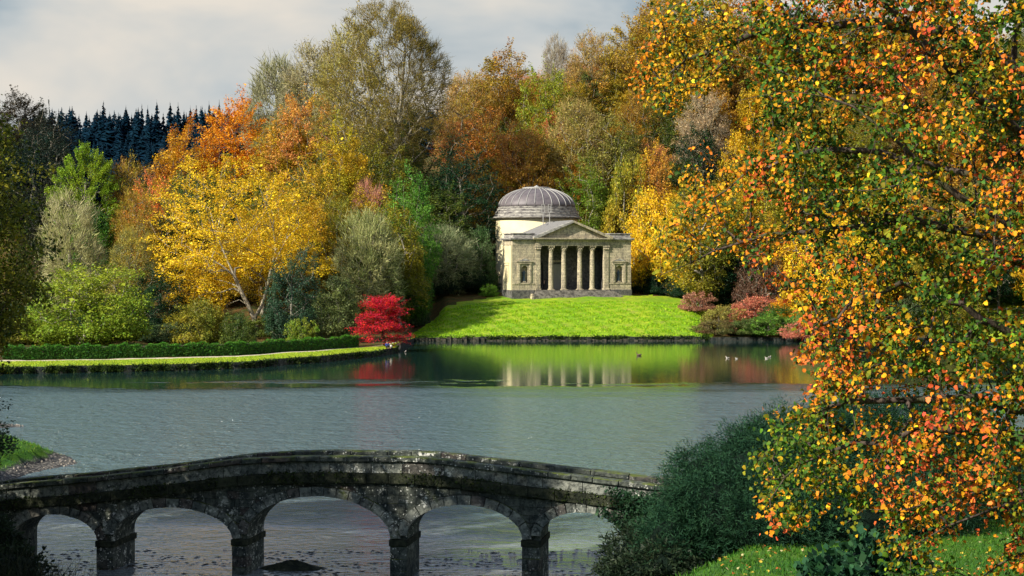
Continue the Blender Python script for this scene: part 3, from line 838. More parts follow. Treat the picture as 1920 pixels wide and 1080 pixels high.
E = [  # key, name, label, category, centre px, top px, width px, distance, colours
 ('round_a', 'willow_shrub', 'broad rounded yellow-green shrub rising behind the lakeside hedge', 'shrub', 165, 500, 232, 205, (.15, .27, .02), (.30, .34, .025), 3),
 ('bare_a', 'ash_tree', 'pale nearly leafless multi-stemmed tree above the rounded yellow-green shrub', 'tree', 128, 368, 120, 236, (.46, .42, .22), (.30, .30, .10), 4),
 ('dense_a', 'holly_tree', 'dark green tree beneath the sunlit sycamore', 'tree', 185, 400, 130, 250, DGR, GREEN, 5),
 ('thin_b', 'birch_tree', 'slim tree with a yellow crown over grey-green lower boughs', 'tree', 247, 428, 92, 228, (.50, .38, .04), SAGE, 6),
 ('dense_b', 'yew_tree', 'blackish yew in shade between the rounded shrub and the golden tree', 'tree', 285, 500, 110, 224, DEEP, DGR, 7),
 ('beech_a', 'cherry_tree', 'coral-red tree left of the golden tree crown', 'tree', 300, 335, 125, 262, CORAL, ORG, 8),
 ('thin_a', 'oak_tree', 'thin brownish tree above the coral-red one', 'tree', 245, 305, 110, 288, BROWN, OLIVE, 9),
 ('beech_d', 'beech_tree', 'rusty tree on the valley edge beneath the orange beech', 'tree', 338, 232, 125, 318, RUST, AMBER, 10),
 ('beech_b', 'beech_tree', 'vivid orange beech at the crest beside the far conifers', 'tree', 440, 184, 135, 322, ORG, (.72, .33, .012), 11),
 ('beech_c', 'beech_tree', 'salmon-orange beech under the olive thinning crowns', 'tree', 560, 182, 140, 312, (.58, .24, .07), AMBER, 12),
 ('bare_b', 'ash_tree', 'bare grey crown forming the lower shoulder of the skyline', 'tree', 530, 118, 150, 345, (.33, .31, .18), (.26, .26, .10), 13),
 ('thin_a', 'beech_tree', 'olive-gold crown leaning against the tallest beech', 'tree', 662, 52, 170, 322, (.38, .31, .06), (.32, .29, .08), 14),
 ('thin_b', 'beech_tree', 'second olive-gold crown between the bare grey one and the tallest beech', 'tree', 595, 82, 150, 335, (.36, .30, .08), GREY, 15),
 ('beech_d', 'birch_tree', 'yellow-green tree with a slim pale stem below the olive-gold crowns', 'tree', 640, 225, 115, 280, (.40, .38, .02), AMBER, 16),
 ('beech_a', 'beech_tree', 'olive-green tree in front of the tallest beech trunks', 'tree', 700, 250, 120, 292, OLIVE, MOSS, 17),
 ('dense_b', 'holly_tree', 'dark green ivy-clad column rising behind the hedge by the forked trunk', 'tree', 546, 470, 100, 219, DGR, BLUEG, 18),
 ('dense_a', 'laurel_shrub', 'grey-green shrub between the ivy-clad column and the scarlet maple', 'shrub', 636, 522, 100, 220, SAGE, (.20, .24, .06), 19),
 ('bare_b', 'hazel_tree', 'bare olive twiggy tree standing over the scarlet maple', 'tree', 694, 402, 118, 240, (.44, .42, .18), (.28, .32, .10), 20),
 ('bare_a', 'dogwood_tree', 'small pinkish bare tree between golden leaves and bright green foliage', 'tree', 690, 345, 74, 266, (.52, .24, .16), (.40, .16, .12), 21),
 ('round_a', 'hornbeam_tree', 'rounded gold and green tree under the small pinkish bare tree', 'tree', 694, 384, 112, 256, (.52, .34, .02), GREEN, 22),
 ('beech_b', 'sycamore_tree', 'bright green tree beside the dark cedar', 'tree', 772, 330, 110, 264, (.07, .22, .03), LIME, 23),
 ('cedar_a', 'cedar_tree', 'broad blackish-green cedar between the bright green tree and the domed temple', 'tree', 865, 268, 170, 292, DEEP, DGR, 24),
 ('bare_b', 'ash_tree', 'grey-green twiggy tree beside the temple wall', 'tree', 836, 426, 112, 276, (.36, .38, .20), (.14, .20, .07), 25),
 ('dense_b', 'yew_tree', 'dark yew just behind the scarlet maple', 'tree', 768, 440, 84, 257, DGR, GREEN, 26),
 ('dense_a', 'rhododendron_shrub', 'large dark rhododendron against the sunlit temple flank', 'shrub', 903, 430, 76, 281, (.05, .13, .03), SAGE, 27),
 ('shrub_a', 'laurel_shrub', 'little light green shrub at the foot of the temple flank', 'shrub', 919, 532, 34, 272, LIME, GREEN, 28),
 ('round_a', 'laurel_shrub', 'shaded dark bushes at the edge of the temple lawn', 'shrub', 862, 508, 120, 279, DEEP, DGR, 29),
 ('shrub_b', 'laurel_shrub', 'dark bush low beside the scarlet maple and the lawn edge', 'shrub', 784, 566, 50, 258, DGR, SAGE, 30),
 ('shrub_a', 'laurel_shrub', 'olive bush under the golden tree left of its trunk', 'shrub', 385, 560, 110, 208, MOSS, OLIVE, 31),
 ('shrub_b', 'laurel_shrub', 'dark bush at the foot of the forked trunk', 'shrub', 446, 585, 70, 205, DGR, MOSS, 32),
 ('shrub_a', 'laurel_shrub', 'yellowish bush low in front of the ivy-clad column', 'shrub', 566, 596, 60, 208, (.30, .32, .03), GREEN, 33),
 # wooded slope behind the temple
 ('beech_b', 'beech_tree', 'russet beech topping the slope left of the dome', 'tree', 942, 94, 135, 352, (.46, .19, .04), OLIVE, 34),
 ('thin_b', 'beech_tree', 'salmon and olive thinning tree right of the tallest beech', 'tree', 868, 140, 100, 342, (.48, .26, .09), OLIVE, 35),
 ('beech_c', 'beech_tree', 'green and gold tree above the dome', 'tree', 1025, 128, 130, 335, (.32, .32, .02), (.18, .24, .02), 36),
 ('beech_a', 'beech_tree', 'orange-rust tree over the dark cedar', 'tree', 912, 205, 120, 322, (.52, .20, .03), BROWN, 37),
 ('bare_a', 'ash_tree', 'small bare tree breaking the skyline above the dome', 'tree', 1042, 72, 62, 368, (.34, .28, .20), GREY, 38),
 ('thin_a', 'oak_tree', 'tan-brown tree on the skyline right of the small bare tree', 'tree', 1110, 66, 125, 352, (.46, .26, .10), (.34, .26, .05), 39),
 ('beech_b', 'oak_tree', 'bronze tree on the skyline where the near branches begin', 'tree', 1192, 30, 130, 346, (.50, .27, .04), OLIVE, 40),
 ('beech_b', 'oak_tree', 'orange-brown tree cut by the top edge behind the first near leaves', 'tree', 1243, -30, 125, 356, (.58, .27, .03), OLIVE, 81),
 ('beech_a', 'oak_tree', 'golden-olive tree cut by the top edge above the grey-tan birch', 'tree', 1330, -50, 140, 352, (.50, .33, .03), OLIVE, 82),
 ('beech_c', 'oak_tree', 'rust tree cut by the top edge among the near branches', 'tree', 1410, -60, 150, 345, RUST, OLIVE, 83),
 ('beech_d', 'oak_tree', 'olive tree high on the slope behind the orange near branches', 'tree', 1265, -15, 130, 342, OLIVE, (.42, .28, .02), 41),
 ('thin_b', 'oak_tree', 'tan tree midway up the slope directly above the pediment', 'tree', 1085, 190, 130, 318, (.42, .30, .11), (.30, .26, .05), 42),
 ('beech_c', 'beech_tree', 'salmon-brown tree just above the dome top', 'tree', 990, 235, 115, 312, (.50, .22, .07), (.42, .26, .02), 43),
 ('beech_a', 'oak_tree', 'brown-green tree over the temple corner', 'tree', 1165, 215, 135, 312, (.28, .22, .05), MOSS, 44),
 ('beech_d', 'beech_tree', 'green tree with dark gaps right behind the dome', 'tree', 1110, 305, 110, 304, (.22, .24, .03), GREEN, 45),
 ('round_a', 'chestnut_tree', 'mixed yellow tree behind the temple corner', 'tree', 1170, 300, 110, 302, (.58, .38, .03), (.22, .25, .02), 46),
 ('beech_b', 'chestnut_tree', 'yellow tree with a reddish top beside the tan slope', 'tree', 1225, 282, 90, 304, (.72, .46, .02), (.55, .24, .05), 47),
 ('round_a', 'lime_tree', 'brightest lemon-yellow tree next to the temple parapet', 'tree', 1242, 360, 130, 284, YEL, GOLD, 48),
 ('thin_a', 'birch_tree', 'pale grey-tan thinning tree seen through the near branches', 'tree', 1320, 178, 130, 318, (.52, .34, .16), GREY, 49),
 ('beech_c', 'lime_tree', 'golden tree with drooping boughs right of the temple', 'tree', 1305, 345, 170, 274, GOLD, (.42, .36, .02), 50),
 ('beech_a', 'lime_tree', 'yellow-green tree behind the purple-brown shrub', 'tree', 1400, 330, 140, 278, (.52, .42, .02), MOSS, 51),
 ('dense_b', 'yew_tree', 'dark yew in the gap right of the temple', 'tree', 1236, 470, 95, 286, DEEP, DGR, 52),
 ('dense_a', 'holly_tree', 'dark green tree above the pinkish shrub on the lawn edge', 'tree', 1330, 478, 110, 268, DGR, (.14, .22, .02), 53),
 ('round_a', 'copper_shrub', 'purple-brown shrub above the lakeside rhododendrons', 'shrub', 1436, 478, 118, 256, (.20, .10, .06), (.08, .05, .03), 54),
 ('shrub_a', 'azalea_shrub', 'dusty pink shrub at the corner of the temple lawn', 'shrub', 1306, 546, 66, 257, (.46, .20, .13), (.34, .18, .10), 55),
 ('shrub_b', 'azalea_shrub', 'coral-pink shrub above the green rhododendrons', 'shrub', 1414, 554, 92, 250, (.60, .20, .12), (.46, .16, .08), 56),
 ('shrub_a', 'azalea_shrub', 'straw and olive shrub on the bank below the dusty pink one', 'shrub', 1348, 572, 88, 248, (.44, .34, .08), MOSS, 57),
 ('shrub_b', 'rhododendron_shrub', 'olive and purple rhododendron at the water where the lawn ends', 'shrub', 1345, 598, 90, 243.5, (.14, .17, .04), (.20, .09, .05), 58),
 ('shrub_a', 'rhododendron_shrub', 'bright green rhododendron at the water left of the pink overhanging bush', 'shrub', 1440, 590, 104, 243, (.15, .26, .04), GREEN, 59),
 ('shrub_b', 'rhododendron_shrub', 'dark green rhododendron between coral shrub and water', 'shrub', 1448, 572, 92, 247, DGR, GREEN, 60),
 ('shrub_a', 'rhododendron_shrub', 'middle olive-green rhododendron on the waterline', 'shrub', 1395, 596, 84, 243.3, (.18, .22, .05), DGR, 61),
 ('shrub_b', 'azalea_shrub', 'small orange and yellow shrub beside the coral-pink one', 'shrub', 1468, 560, 60, 249, ORG, GOLD, 62),
 ('round_a', 'bamboo_clump', 'feathery green clump under the golden tree by the water', 'shrub', 1522, 566, 70, 240, (.12, .24, .04), (.22, .32, .05), 63),
 ('shrub_b', 'azalea_shrub', 'salmon-pink bush overhanging the far water', 'shrub', 1510, 604, 90, 236, (.62, .22, .14), (.50, .18, .10), 64),
 ('beech_c', 'chestnut_tree', 'deep golden tree behind the feathery green clump', 'tree', 1562, 405, 190, 246, GOLD, YEL, 65),
 ('beech_b', 'lime_tree', 'yellow tree glimpsed through the middle of the near branches', 'tree', 1650, 330, 180, 262, YEL, (.40, .38, .02), 66),
 ('beech_a', 'oak_tree', 'brown-olive tree glimpsed above the deep golden tree', 'tree', 1480, 230, 160, 300, OLIVE, BROWN, 67),
 ('beech_d', 'lime_tree', 'gold tree glimpsed low behind the thick drooping limb', 'tree', 1765, 420, 150, 250, (.50, .38, .03), MOSS, 68),
 ('dense_a', 'holly_tree', 'fresh green tree above the small fenced lawn', 'tree', 1900, 470, 110, 268, (.12, .28, .05), GREEN, 69),
 ('cedar_a', 'cedar_tree', 'dark cedar filling the gap over the fenced lawn', 'tree', 1850, 330, 210, 300, DEEP, DGR, 70),
 # dark hill and valley on the other side; shade put into the leaf colours
 ('cedar_a', 'pine_tree', 'dark brown-green tree on the shaded shoulder left of the valley', 'tree', 95, 206, 130, 345, (.035, .03, .015), DEEP, 71),
 ('dense_b', 'pine_tree', 'blackish tree lower on the shaded shoulder', 'tree', 60, 255, 130, 315, (.02, .025, .015), DEEP, 72),
 ('beech_b', 'oak_tree', 'shaded tree at the top of the dark shoulder', 'tree', 40, 178, 130, 360, (.03, .03, .012), (.05, .03, .015), 73),
]
for key, name, label, cat, cx, top, w, d, c1, c2, sd in E:
    T(key, name, label, cat, cx, top, w, d, c1, c2, seed=sd)

# trees that fill the wood between the ones above; nothing in view tells them apart
SKY_U = [-200, 0, 100, 140, 200, 260, 300, 380, 450, 520, 600, 700, 760, 800, 850, 900, 950, 1010, 1060, 1100, 1150, 1200, 1300, 2100]
SKY_Y = [170, 190, 205, 290, 330, 330, 280, 215, 200, 120, 105, 80, 150, 230, 165, 125, 110, 125, 110, 95, 72, 30, -10, -60]
rng = random.Random(77)
zones = [
 (-180, 130, 8, 'dark trees massed on the shaded shoulder beside the valley', 'trees on the shaded shoulder', [(DEEP, (.03, .025, .012)), ((.03, .03, .012), DEEP)], ['cedar_a', 'beech_b', 'dense_b'], (310, 350, 390)),  # near-black leaves carry the shade of the shoulder
 (230, 470, 10, 'muted brown and green trees filling the slope behind the golden tree', 'trees behind the golden tree', [(BROWN, OLIVE), (SAGE, BROWN), (RUST, OLIVE), (MOSS, DGR)], ['thin_a', 'beech_a', 'beech_d', 'thin_b'], (255, 280, 305)),
 (470, 850, 26, 'olive and green trees filling the wood below the tallest beech', 'trees below the tallest beech', [(OLIVE, MOSS), (MOSS, DGR), (AMBER, OLIVE), (DGR, MOSS), (OLIVE, AMBER)], ['beech_a', 'beech_b', 'beech_d', 'thin_a', 'dense_b'], (245, 262, 285, 310, 335)),
 (850, 1300, 44, 'mixed autumn trees filling the wooded slope behind the temple', 'trees on the slope behind the temple', [(OLIVE, BROWN), (MOSS, AMBER), (RUST, OLIVE), (TAN, OLIVE), (DGR, MOSS), (CORAL, TAN), (AMBER, MOSS)], ['beech_a', 'beech_b', 'beech_c', 'beech_d', 'thin_a', 'thin_b'], (306, 325, 345, 368, 385)),
 (1280, 2050, 64, 'autumn trees on the slope glimpsed through the near branches', 'trees seen through the near branches', [(OLIVE, MOSS), (GOLD, OLIVE), (DGR, MOSS), (AMBER, BROWN), (DGR, DEEP), (TAN, OLIVE)], ['beech_a', 'beech_b', 'beech_c', 'beech_d', 'dense_a'], (262, 285, 305, 325, 345, 365)),
]
for (u0, u1, n, lab, grp, cols, keys, dists) in zones:
    for i in range(n):
        row = i % len(dists)
        m = math.ceil(n / len(dists)); k = i // len(dists)
        u = u0 + (u1 - u0) * (k + .5 + (row % 2) * .5 + rng.uniform(-.25, .25)) / m
        d = dists[row] + rng.uniform(-6, 6)
        x = (u - 960) / F * d
        if 755 < u <= 930 and d < 281: d = 284 + rng.uniform(0, 8); x = (u - 960) / F * d
        if 930 < u < 1260 and d < 312: d = 314 + rng.uniform(0, 6); x = (u - 960) / F * d
        gz = float(far_z(u, d))
        h = rng.uniform(13, 21)
        skyz = CAMZ - (np.interp(u, SKY_U, SKY_Y) + rng.uniform(10, 45) - HOR) / F * d
        topz = min(gz + h, skyz)
        if topz < gz + 5: continue
        c1, c2 = rng.choice(cols)
        wpx = rng.uniform(9.5, 14) / d * F
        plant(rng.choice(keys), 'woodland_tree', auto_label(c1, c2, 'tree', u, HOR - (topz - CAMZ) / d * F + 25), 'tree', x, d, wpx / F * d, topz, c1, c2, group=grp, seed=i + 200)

# understorey along the foot of the wood
rng = random.Random(5)
for i in range(44):
    u = rng.uniform(-40, 700) if i < 26 else rng.uniform(1480, 1960)
    sh = float(far_shore(u))
    d = sh + (rng.uniform(38, 52) if i < 26 else rng.uniform(1.5, 12))
    if i >= 26 and 1820 < u: d += 30
    x = (u - 960) / F * d
    c1, c2 = rng.choice([(DGR, MOSS), (DEEP, DGR), (MOSS, OLIVE), (SAGE, DGR)])
    gz = float(far_z(u, d))
    plant(rng.choice(['shrub_a', 'shrub_b', 'round_a']), 'undergrowth_shrub', auto_label(c1, c2, 'shrub low', u, 600), 'shrub', x, d, rng.uniform(5, 9), gz + rng.uniform(2.5, 5.5), c1, c2, group='low shrubs under the lakeside trees', seed=i + 500)
rng = random.Random(6)
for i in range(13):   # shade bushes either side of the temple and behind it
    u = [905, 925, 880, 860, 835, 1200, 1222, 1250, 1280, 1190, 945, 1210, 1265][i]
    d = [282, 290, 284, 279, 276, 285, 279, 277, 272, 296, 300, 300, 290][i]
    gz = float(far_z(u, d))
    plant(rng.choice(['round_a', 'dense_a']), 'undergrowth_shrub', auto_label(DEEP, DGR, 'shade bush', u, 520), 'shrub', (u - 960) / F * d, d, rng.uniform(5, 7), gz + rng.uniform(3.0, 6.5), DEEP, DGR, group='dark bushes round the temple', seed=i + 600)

# conifers on the far ridge ----------------------------------------------
def conifer_mesh(seed, h=18, w=6, tiers=26):
    rng = np.random.default_rng(seed)
    V = []; Q = []; n = 0; lv = []
    for i in range(tiers):
        f = i / (tiers - 1)
        z = h * (.05 + .93 * f); r = w / 2 * (1 - f) ** .8 * rng.uniform(.75, 1.15) + .12; z00 = z
        k = int(15 - 8 * f)
        for j in range(k):
            a = 2 * pi * (j + rng.uniform(-.3, .3)) / k; rr = r * rng.uniform(.7, 1.2)
            dx, dy = cos(a), sin(a); s = .38 * rr + .16; z = z00 + rng.uniform(-.5, .5) * h / tiers * 1.6
            V += [(dx * .1, dy * .1, z + .25), (dx * rr * .6 - dy * s, dy * rr * .6 + dx * s, z - .42 * rr - .2), (dx * rr, dy * rr, z - .30 * rr + .1), (dx * rr * .6 + dy * s, dy * rr * .6 - dx * s, z - .36 * rr - .2)]
            Q.append((n, n + 1, n + 2, n + 3)); n += 4
            lv.append((rng.uniform(0, 1), rng.uniform(0, 1), .5))
    V += [(-.12, 0, h * .93), (.12, 0, h * .93), (.03, .03, h * 1.04), (-.03, .03, h * 1.04)]; Q.append((n, n + 1, n + 2, n + 3)); lv.append((.5, .5, .5))
    return np.array(V), np.array(Q), np.array(lv)
con = []
for s in range(5):
    v, q, lv = conifer_mesh(60 + s, 18, 6.6 + s * .6, 24 + s * 2)
    gt = Geo(); gt.tube([(0, 0, -.6), (0, 0, 9), (0, 0, 17.4)], [.3, .2, .04], 5)
    tr = bpy.data.meshes.new('conifer_trunk'); tr.from_pydata(gt.v, [], gt.f); tr.materials.append(M_bark_dark)
    cm = mesh_from('conifer_crown', v, quads=q, lv=lv); cm.materials.append(M_needle)
    con.append((tr, cm, v, q, lv))
BLUE1 = (.003, .014, .028); BLUE2 = (.005, .022, .036)  # near-black blue stands for shade and haze on the far ridge
tops = [(96, 214), (110, 205), (124, 210), (142, 213), (162, 209), (181, 211), (194, 190), (207, 214), (222, 212), (236, 198), (247, 212), (256, 210), (266, 196), (277, 198), (285, 210), (294, 188), (306, 212), (319, 190), (334, 193), (345, 207), (357, 199), (368, 196), (380, 212), (392, 190), (401, 210), (411, 188), (425, 206)]
rng = random.Random(3)
for i, (u, ty) in enumerate(tops):
    d = 536 + rng.uniform(-6, 6)
    x = (u - 960) / F * d; gz = float(far_z(u, d)); tz = CAMZ - (ty - HOR) / F * d
    tr, cm, *_ = con[i % 5]
    lab, grp = 'dark spruce along the crest of the far ridge', 'spruces along the far ridge'
    if u == 194: lab, grp = 'spiky spruce with open boughs standing proud at the start of the ridge crest', None
    if u == 294: lab, grp = 'broadest tall spruce midway along the far ridge crest', None
    if u == 392: lab, grp = 'lone spruce on the ridge next to the vivid orange beech', None
    r = empty('spruce_tree', (x, d, gz), rng.uniform(0, 6), lab, 'tree', grp)
    zs = (tz - gz) / 18.5; ws = rng.uniform(.95, 1.3) * (1.15 if u in (294, 194) else 1)
    o = link('trunk', tr, None, r); o.scale = (ws, ws, zs)
    o = link('crown', cm, None, r, BLUE1); o.scale = (ws, ws, zs); o['col2'] = list(BLUE2)
rng2 = np.random.default_rng(4)
V = []; Q = []; LVs = []; n = 0
for i in range(460):
    u = rng2.uniform(40, 520) if i % 6 else rng2.uniform(740, 870); d = rng2.uniform(400, 530)
    if i % 3 == 0: d = rng2.uniform(530, 585)
    x = (u - 960) / F * d; gz = float(far_z(u, d))
    tr, cm, v, q, lv = con[i % 5]
    ty = 204 + 5 * math.sin(u * .045) + 3 * math.sin(u * .13) + rng2.uniform(0, 16)
    hmax = CAMZ - (ty - HOR) / F * d - gz
    h = min(rng2.uniform(14, 20), hmax) if d < 520 else hmax
    if h < 4: continue
    a = rng2.uniform(0, 6.28); s = h / 18.5; ws = rng2.uniform(1.3, 1.9)
    vv = v * (ws, ws, s); vv = vv @ np.array(((cos(a), -sin(a), 0), (sin(a), cos(a), 0), (0, 0, 1.))) + (x, d, gz)
    V.append(vv); Q.append(q + n); n += len(vv); LVs.append(lv)
o = link('conifer_wood', mesh_from('conifer_wood', np.concatenate(V), quads=np.concatenate(Q), lv=np.concatenate(LVs)), M_needle, None, BLUE1)
o['col2'] = list(BLUE2); tag(o, 'dark blue-green conifer wood covering the far valley side below the ridge', 'wood', kind='stuff')

# clipped hedge along the path ------------------------------------------
rngn = np.random.default_rng(31)
hu = np.linspace(8, 672, 90)
hd_ = far_shore(hu) + 12.2 - np.interp(hu, [560, 672], [0, 1.0])
hx = (hu - 960) / F * hd_
Vc = []; n = 26000
s = rngn.uniform(0, 1, n)
px_ = np.interp(s, np.linspace(0, 1, 90), hx); py_ = np.interp(s, np.linspace(0, 1, 90), hd_)
wv = rngn.choice([0, 1, 2], n, p=[.5, .35, .15])
ht = 1.40 + .12 * np.sin(s * 60) + .1 * np.sin(s * 171)
dy = np.where(wv == 0, -1.0 + rngn.normal(0, .1, n), np.where(wv == 1, rngn.uniform(-1, 1, n), 1.0))
dz = np.where(wv == 1, ht + np.abs(rngn.normal(0, .09, n)), rngn.uniform(0, 1, n) * ht)
pos = np.stack([px_ - dy * .15, py_ + dy, .72 + dz], 1)
ho = np.zeros((n, 3)); ho[wv == 0] = (.45, -.8, -.1); ho[wv == 1] = (0, 0, 1)
v, q = leaf_quads(pos, rngn, .19, up=.1, out=ho, outw=2.2)
lv = np.stack([rngn.uniform(0, 1, n), np.where(wv == 1, rngn.uniform(.4, 1, n), rngn.uniform(0, .5, n)), rngn.uniform(0, 1, n)], 1)  # lit top and shaded sides put into the leaf colours
hr = empty('hedge', (float(hx[45]), float(hd_[45]), .7), 0, 'long low dark green clipped hedge behind the lakeside path', 'hedge')
v = v - np.array((hx[45], hd_[45], .7))
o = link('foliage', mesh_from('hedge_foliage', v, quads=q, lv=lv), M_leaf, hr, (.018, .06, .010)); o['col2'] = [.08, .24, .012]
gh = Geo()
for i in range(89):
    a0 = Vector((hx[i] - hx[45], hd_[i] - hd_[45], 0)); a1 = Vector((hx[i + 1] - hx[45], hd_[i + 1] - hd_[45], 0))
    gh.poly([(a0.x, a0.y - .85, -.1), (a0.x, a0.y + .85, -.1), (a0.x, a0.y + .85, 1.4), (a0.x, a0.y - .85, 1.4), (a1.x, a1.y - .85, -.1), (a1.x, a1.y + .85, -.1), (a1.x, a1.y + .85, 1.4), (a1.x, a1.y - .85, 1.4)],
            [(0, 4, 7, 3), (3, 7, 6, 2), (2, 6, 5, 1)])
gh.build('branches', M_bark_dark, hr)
# ------------------------------------------------------------------ the domed temple
t = NT('temple_stone')
tcn = t.new('ShaderNodeTexCoord'); P = tcn.outputs['Object']
n1_ = t.noise(P, .55, 5, .65); n2_ = t.noise(P, 2.4, 6, .8); n3_ = t.noise(P, 6.0, 5, .75)
c = t.mix(t.ramp(n1_, [(.35, 0.), (.65, 1.)]), (.46, .39, .25), (.62, .53, .35))
c = t.mix(t.ramp(n2_, [(.47, 0.), (.60, .75)]), c, (.24, .21, .165))
c = t.mix(t.ramp(n3_, [(.52, 0.), (.62, .85)]), c, (.085, .075, .06))
ms_ = t.new('ShaderNodeMapping', {'Vector': P, 'Scale': (1.6, 1.6, .35)}).outputs[0]
c = t.mix(t.ramp(t.noise(ms_, 1.0, 5, .75), [(.50, 0.), (.66, .75)]), c, (.13, .12, .10))
br = t.new('ShaderNodeTexBrick', {'Vector': t.new('ShaderNodeMapping', {'Vector': P, 'Rotation': (pi / 2, 0, 0)}).outputs[0], 'Color1': (1, 1, 1, 1), 'Color2': (.82, .82, .82, 1), 'Mortar': (.45, .45, .45, 1), 'Scale': 1.0, 'Mortar Size': .018, 'Brick Width': 1.1, 'Row Height': .42})
c = t.mix(1.0, c, br.outputs[0], 'MULTIPLY')
t.bsdf(c, .9, .2, t.bump(n3_, .5, .05)); M_ts = t.m
t = NT('temple_render')
P = t.new('ShaderNodeTexCoord').outputs['Object']
c = t.mix(t.ramp(t.noise(P, .5, 4, .6), [(.4, 0.), (.7, 1.)]), (.62, .54, .33), (.52, .44, .27))
c = t.mix(t.ramp(t.noise(P, 1.6, 6, .8), [(.58, 0.), (.75, .6)]), c, (.30, .25, .17))
t.bsdf(c, .9, .15, t.bump(t.noise(P, 5, 4, .7), .2, .03)); M_tr = t.m
t = NT('weathered_stone')
P = t.new('ShaderNodeTexCoord').outputs['Object']
mz = t.new('ShaderNodeMapping', {'Vector': P, 'Scale': (1.2, 1.2, 4)}).outputs[0]
c = t.mix(t.ramp(t.noise(mz, 1.0, 5, .75), [(.40, 0.), (.62, 1.)]), (.40, .38, .33), (.09, .08, .085))
t.bsdf(c, .9, .2, t.bump(t.noise(P, 5, 4, .7), .4, .05)); M_tw = t.m
t = NT('lead_roof')
P = t.new('ShaderNodeTexCoord').outputs['Object']
c = t.mix(t.ramp(t.noise(P, .8, 5, .7), [(.35, 0.), (.65, 1.)]), (.070, .060, .066), (.135, .115, .118))
t.bsdf(c, .55, .4); M_lead = t.m
t = NT('pale_lead')
t.bsdf((.30, .29, .27), .6, .3); M_rib = t.m
t = NT('dark_bronze')
t.bsdf((.025, .045, .06), .45, .5); M_bronze = t.m
t = NT('door_paint')
P = t.new('ShaderNodeTexCoord').outputs['Object']
t.bsdf(t.mix(t.noise(P, 3, 4, .6), (.38, .36, .30), (.25, .24, .20)), .7, .3); M_door = t.m
t = NT('step_stone')
P = t.new('ShaderNodeTexCoord').outputs['Object']
c = t.mix(t.ramp(t.noise(P, 1.5, 5, .7), [(.4, 0.), (.6, 1.)]), (.07, .065, .055), (.24, .22, .18))
t.bsdf(c, .9, .2); M_step = t.m
t = NT('plinth_and_shade_stone')
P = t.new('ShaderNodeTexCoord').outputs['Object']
t.bsdf(t.mix(t.ramp(t.noise(P, 2.4, 6, .8), [(.4, 0.), (.65, 1.)]), (.045, .045, .045), (.17, .16, .14)), .9, .2); M_dark_shade = t.m  # dark plinth stone; inside the portico its darkness stands for shade
t = NT('black_iron'); t.bsdf((.02, .02, .02), .5, .4); M_iron = t.m

TX, TY, TZ, TR = 10.05, 270.0, 6.1, radians(16)
temple = empty('domed_temple', (TX, TY, TZ), TR, 'cream stone classical temple with a ribbed dome and columned portico above the lawn', 'building')

def arch_wall(G, x0, x1, z0, z1, y0, y1, holes, n=14):
    """wall slab with arched or square openings [(cx, half width, bottom, spring, arched)]"""
    xs = {x0, x1}
    for cx, hw, zb, zs, ar in holes:
        for k in range(n + 1): xs.add(cx - hw + 2 * hw * k / n)
    xs = sorted(xs)
    def hole(x):
        for cx, hw, zb, zs, ar in holes:
            if abs(x - cx) < hw - 1e-6:
                return zb, zs + (sqrt(max(hw * hw - (x - cx) ** 2, 0)) if ar else 0)
        return None
    for a, b in zip(xs[:-1], xs[1:]):
        m = (a + b) / 2; h = hole(m)
        def top(x, cx, hw, zs, ar): return zs + (sqrt(max(hw * hw - (x - cx) ** 2, 0)) if ar else 0)
        if h is None:
            G.poly([(a, y0, z0), (b, y0, z0), (b, y0, z1), (a, y0, z1), (a, y1, z0), (b, y1, z0), (b, y1, z1), (a, y1, z1)], [(0, 1, 2, 3), (5, 4, 7, 6)])
        else:
            H = [q for q in holes if abs(m - q[0]) < q[1]][0]
            cx, hw, zb, zs, ar = H
            ta, tb = top(a, cx, hw, zs, ar), top(b, cx, hw, zs, ar)
            for (la, lb, ua, ub) in ((z0, z0, zb, zb), (ta, tb, z1, z1)):
                if ua - la < 1e-4 and ub - lb < 1e-4: continue
                G.poly([(a, y0, la), (b, y0, lb), (b, y0, ub), (a, y0, ua), (a, y1, la), (b, y1, lb), (b, y1, ub), (a, y1, ua)], [(0, 1, 2, 3), (5, 4, 7, 6)])
            G.poly([(a, y0, ta), (b, y0, tb), (b, y1, tb), (a, y1, ta)], [(0, 3, 2, 1)][0:1])
            G.poly([(a, y0, zb), (b, y0, zb), (b, y1, zb), (a, y1, zb)], [(0, 1, 2, 3)])
    for cx, hw, zb, zs, ar in holes:
        for sx in (-1, 1):
            G.poly([(cx + sx * hw, y0, zb), (cx + sx * hw, y1, zb), (cx + sx * hw, y1, zs), (cx + sx * hw, y0, zs)], [(0, 1, 2, 3)])
    G.poly([(x0, y0, z0), (x1, y0, z0), (x1, y1, z0), (x0, y1, z0), (x0, y0, z1), (x1, y0, z1), (x1, y1, z1), (x0, y1, z1)],
           [(0, 3, 7, 4), (1, 5, 6, 2), (4, 5, 6, 7)])

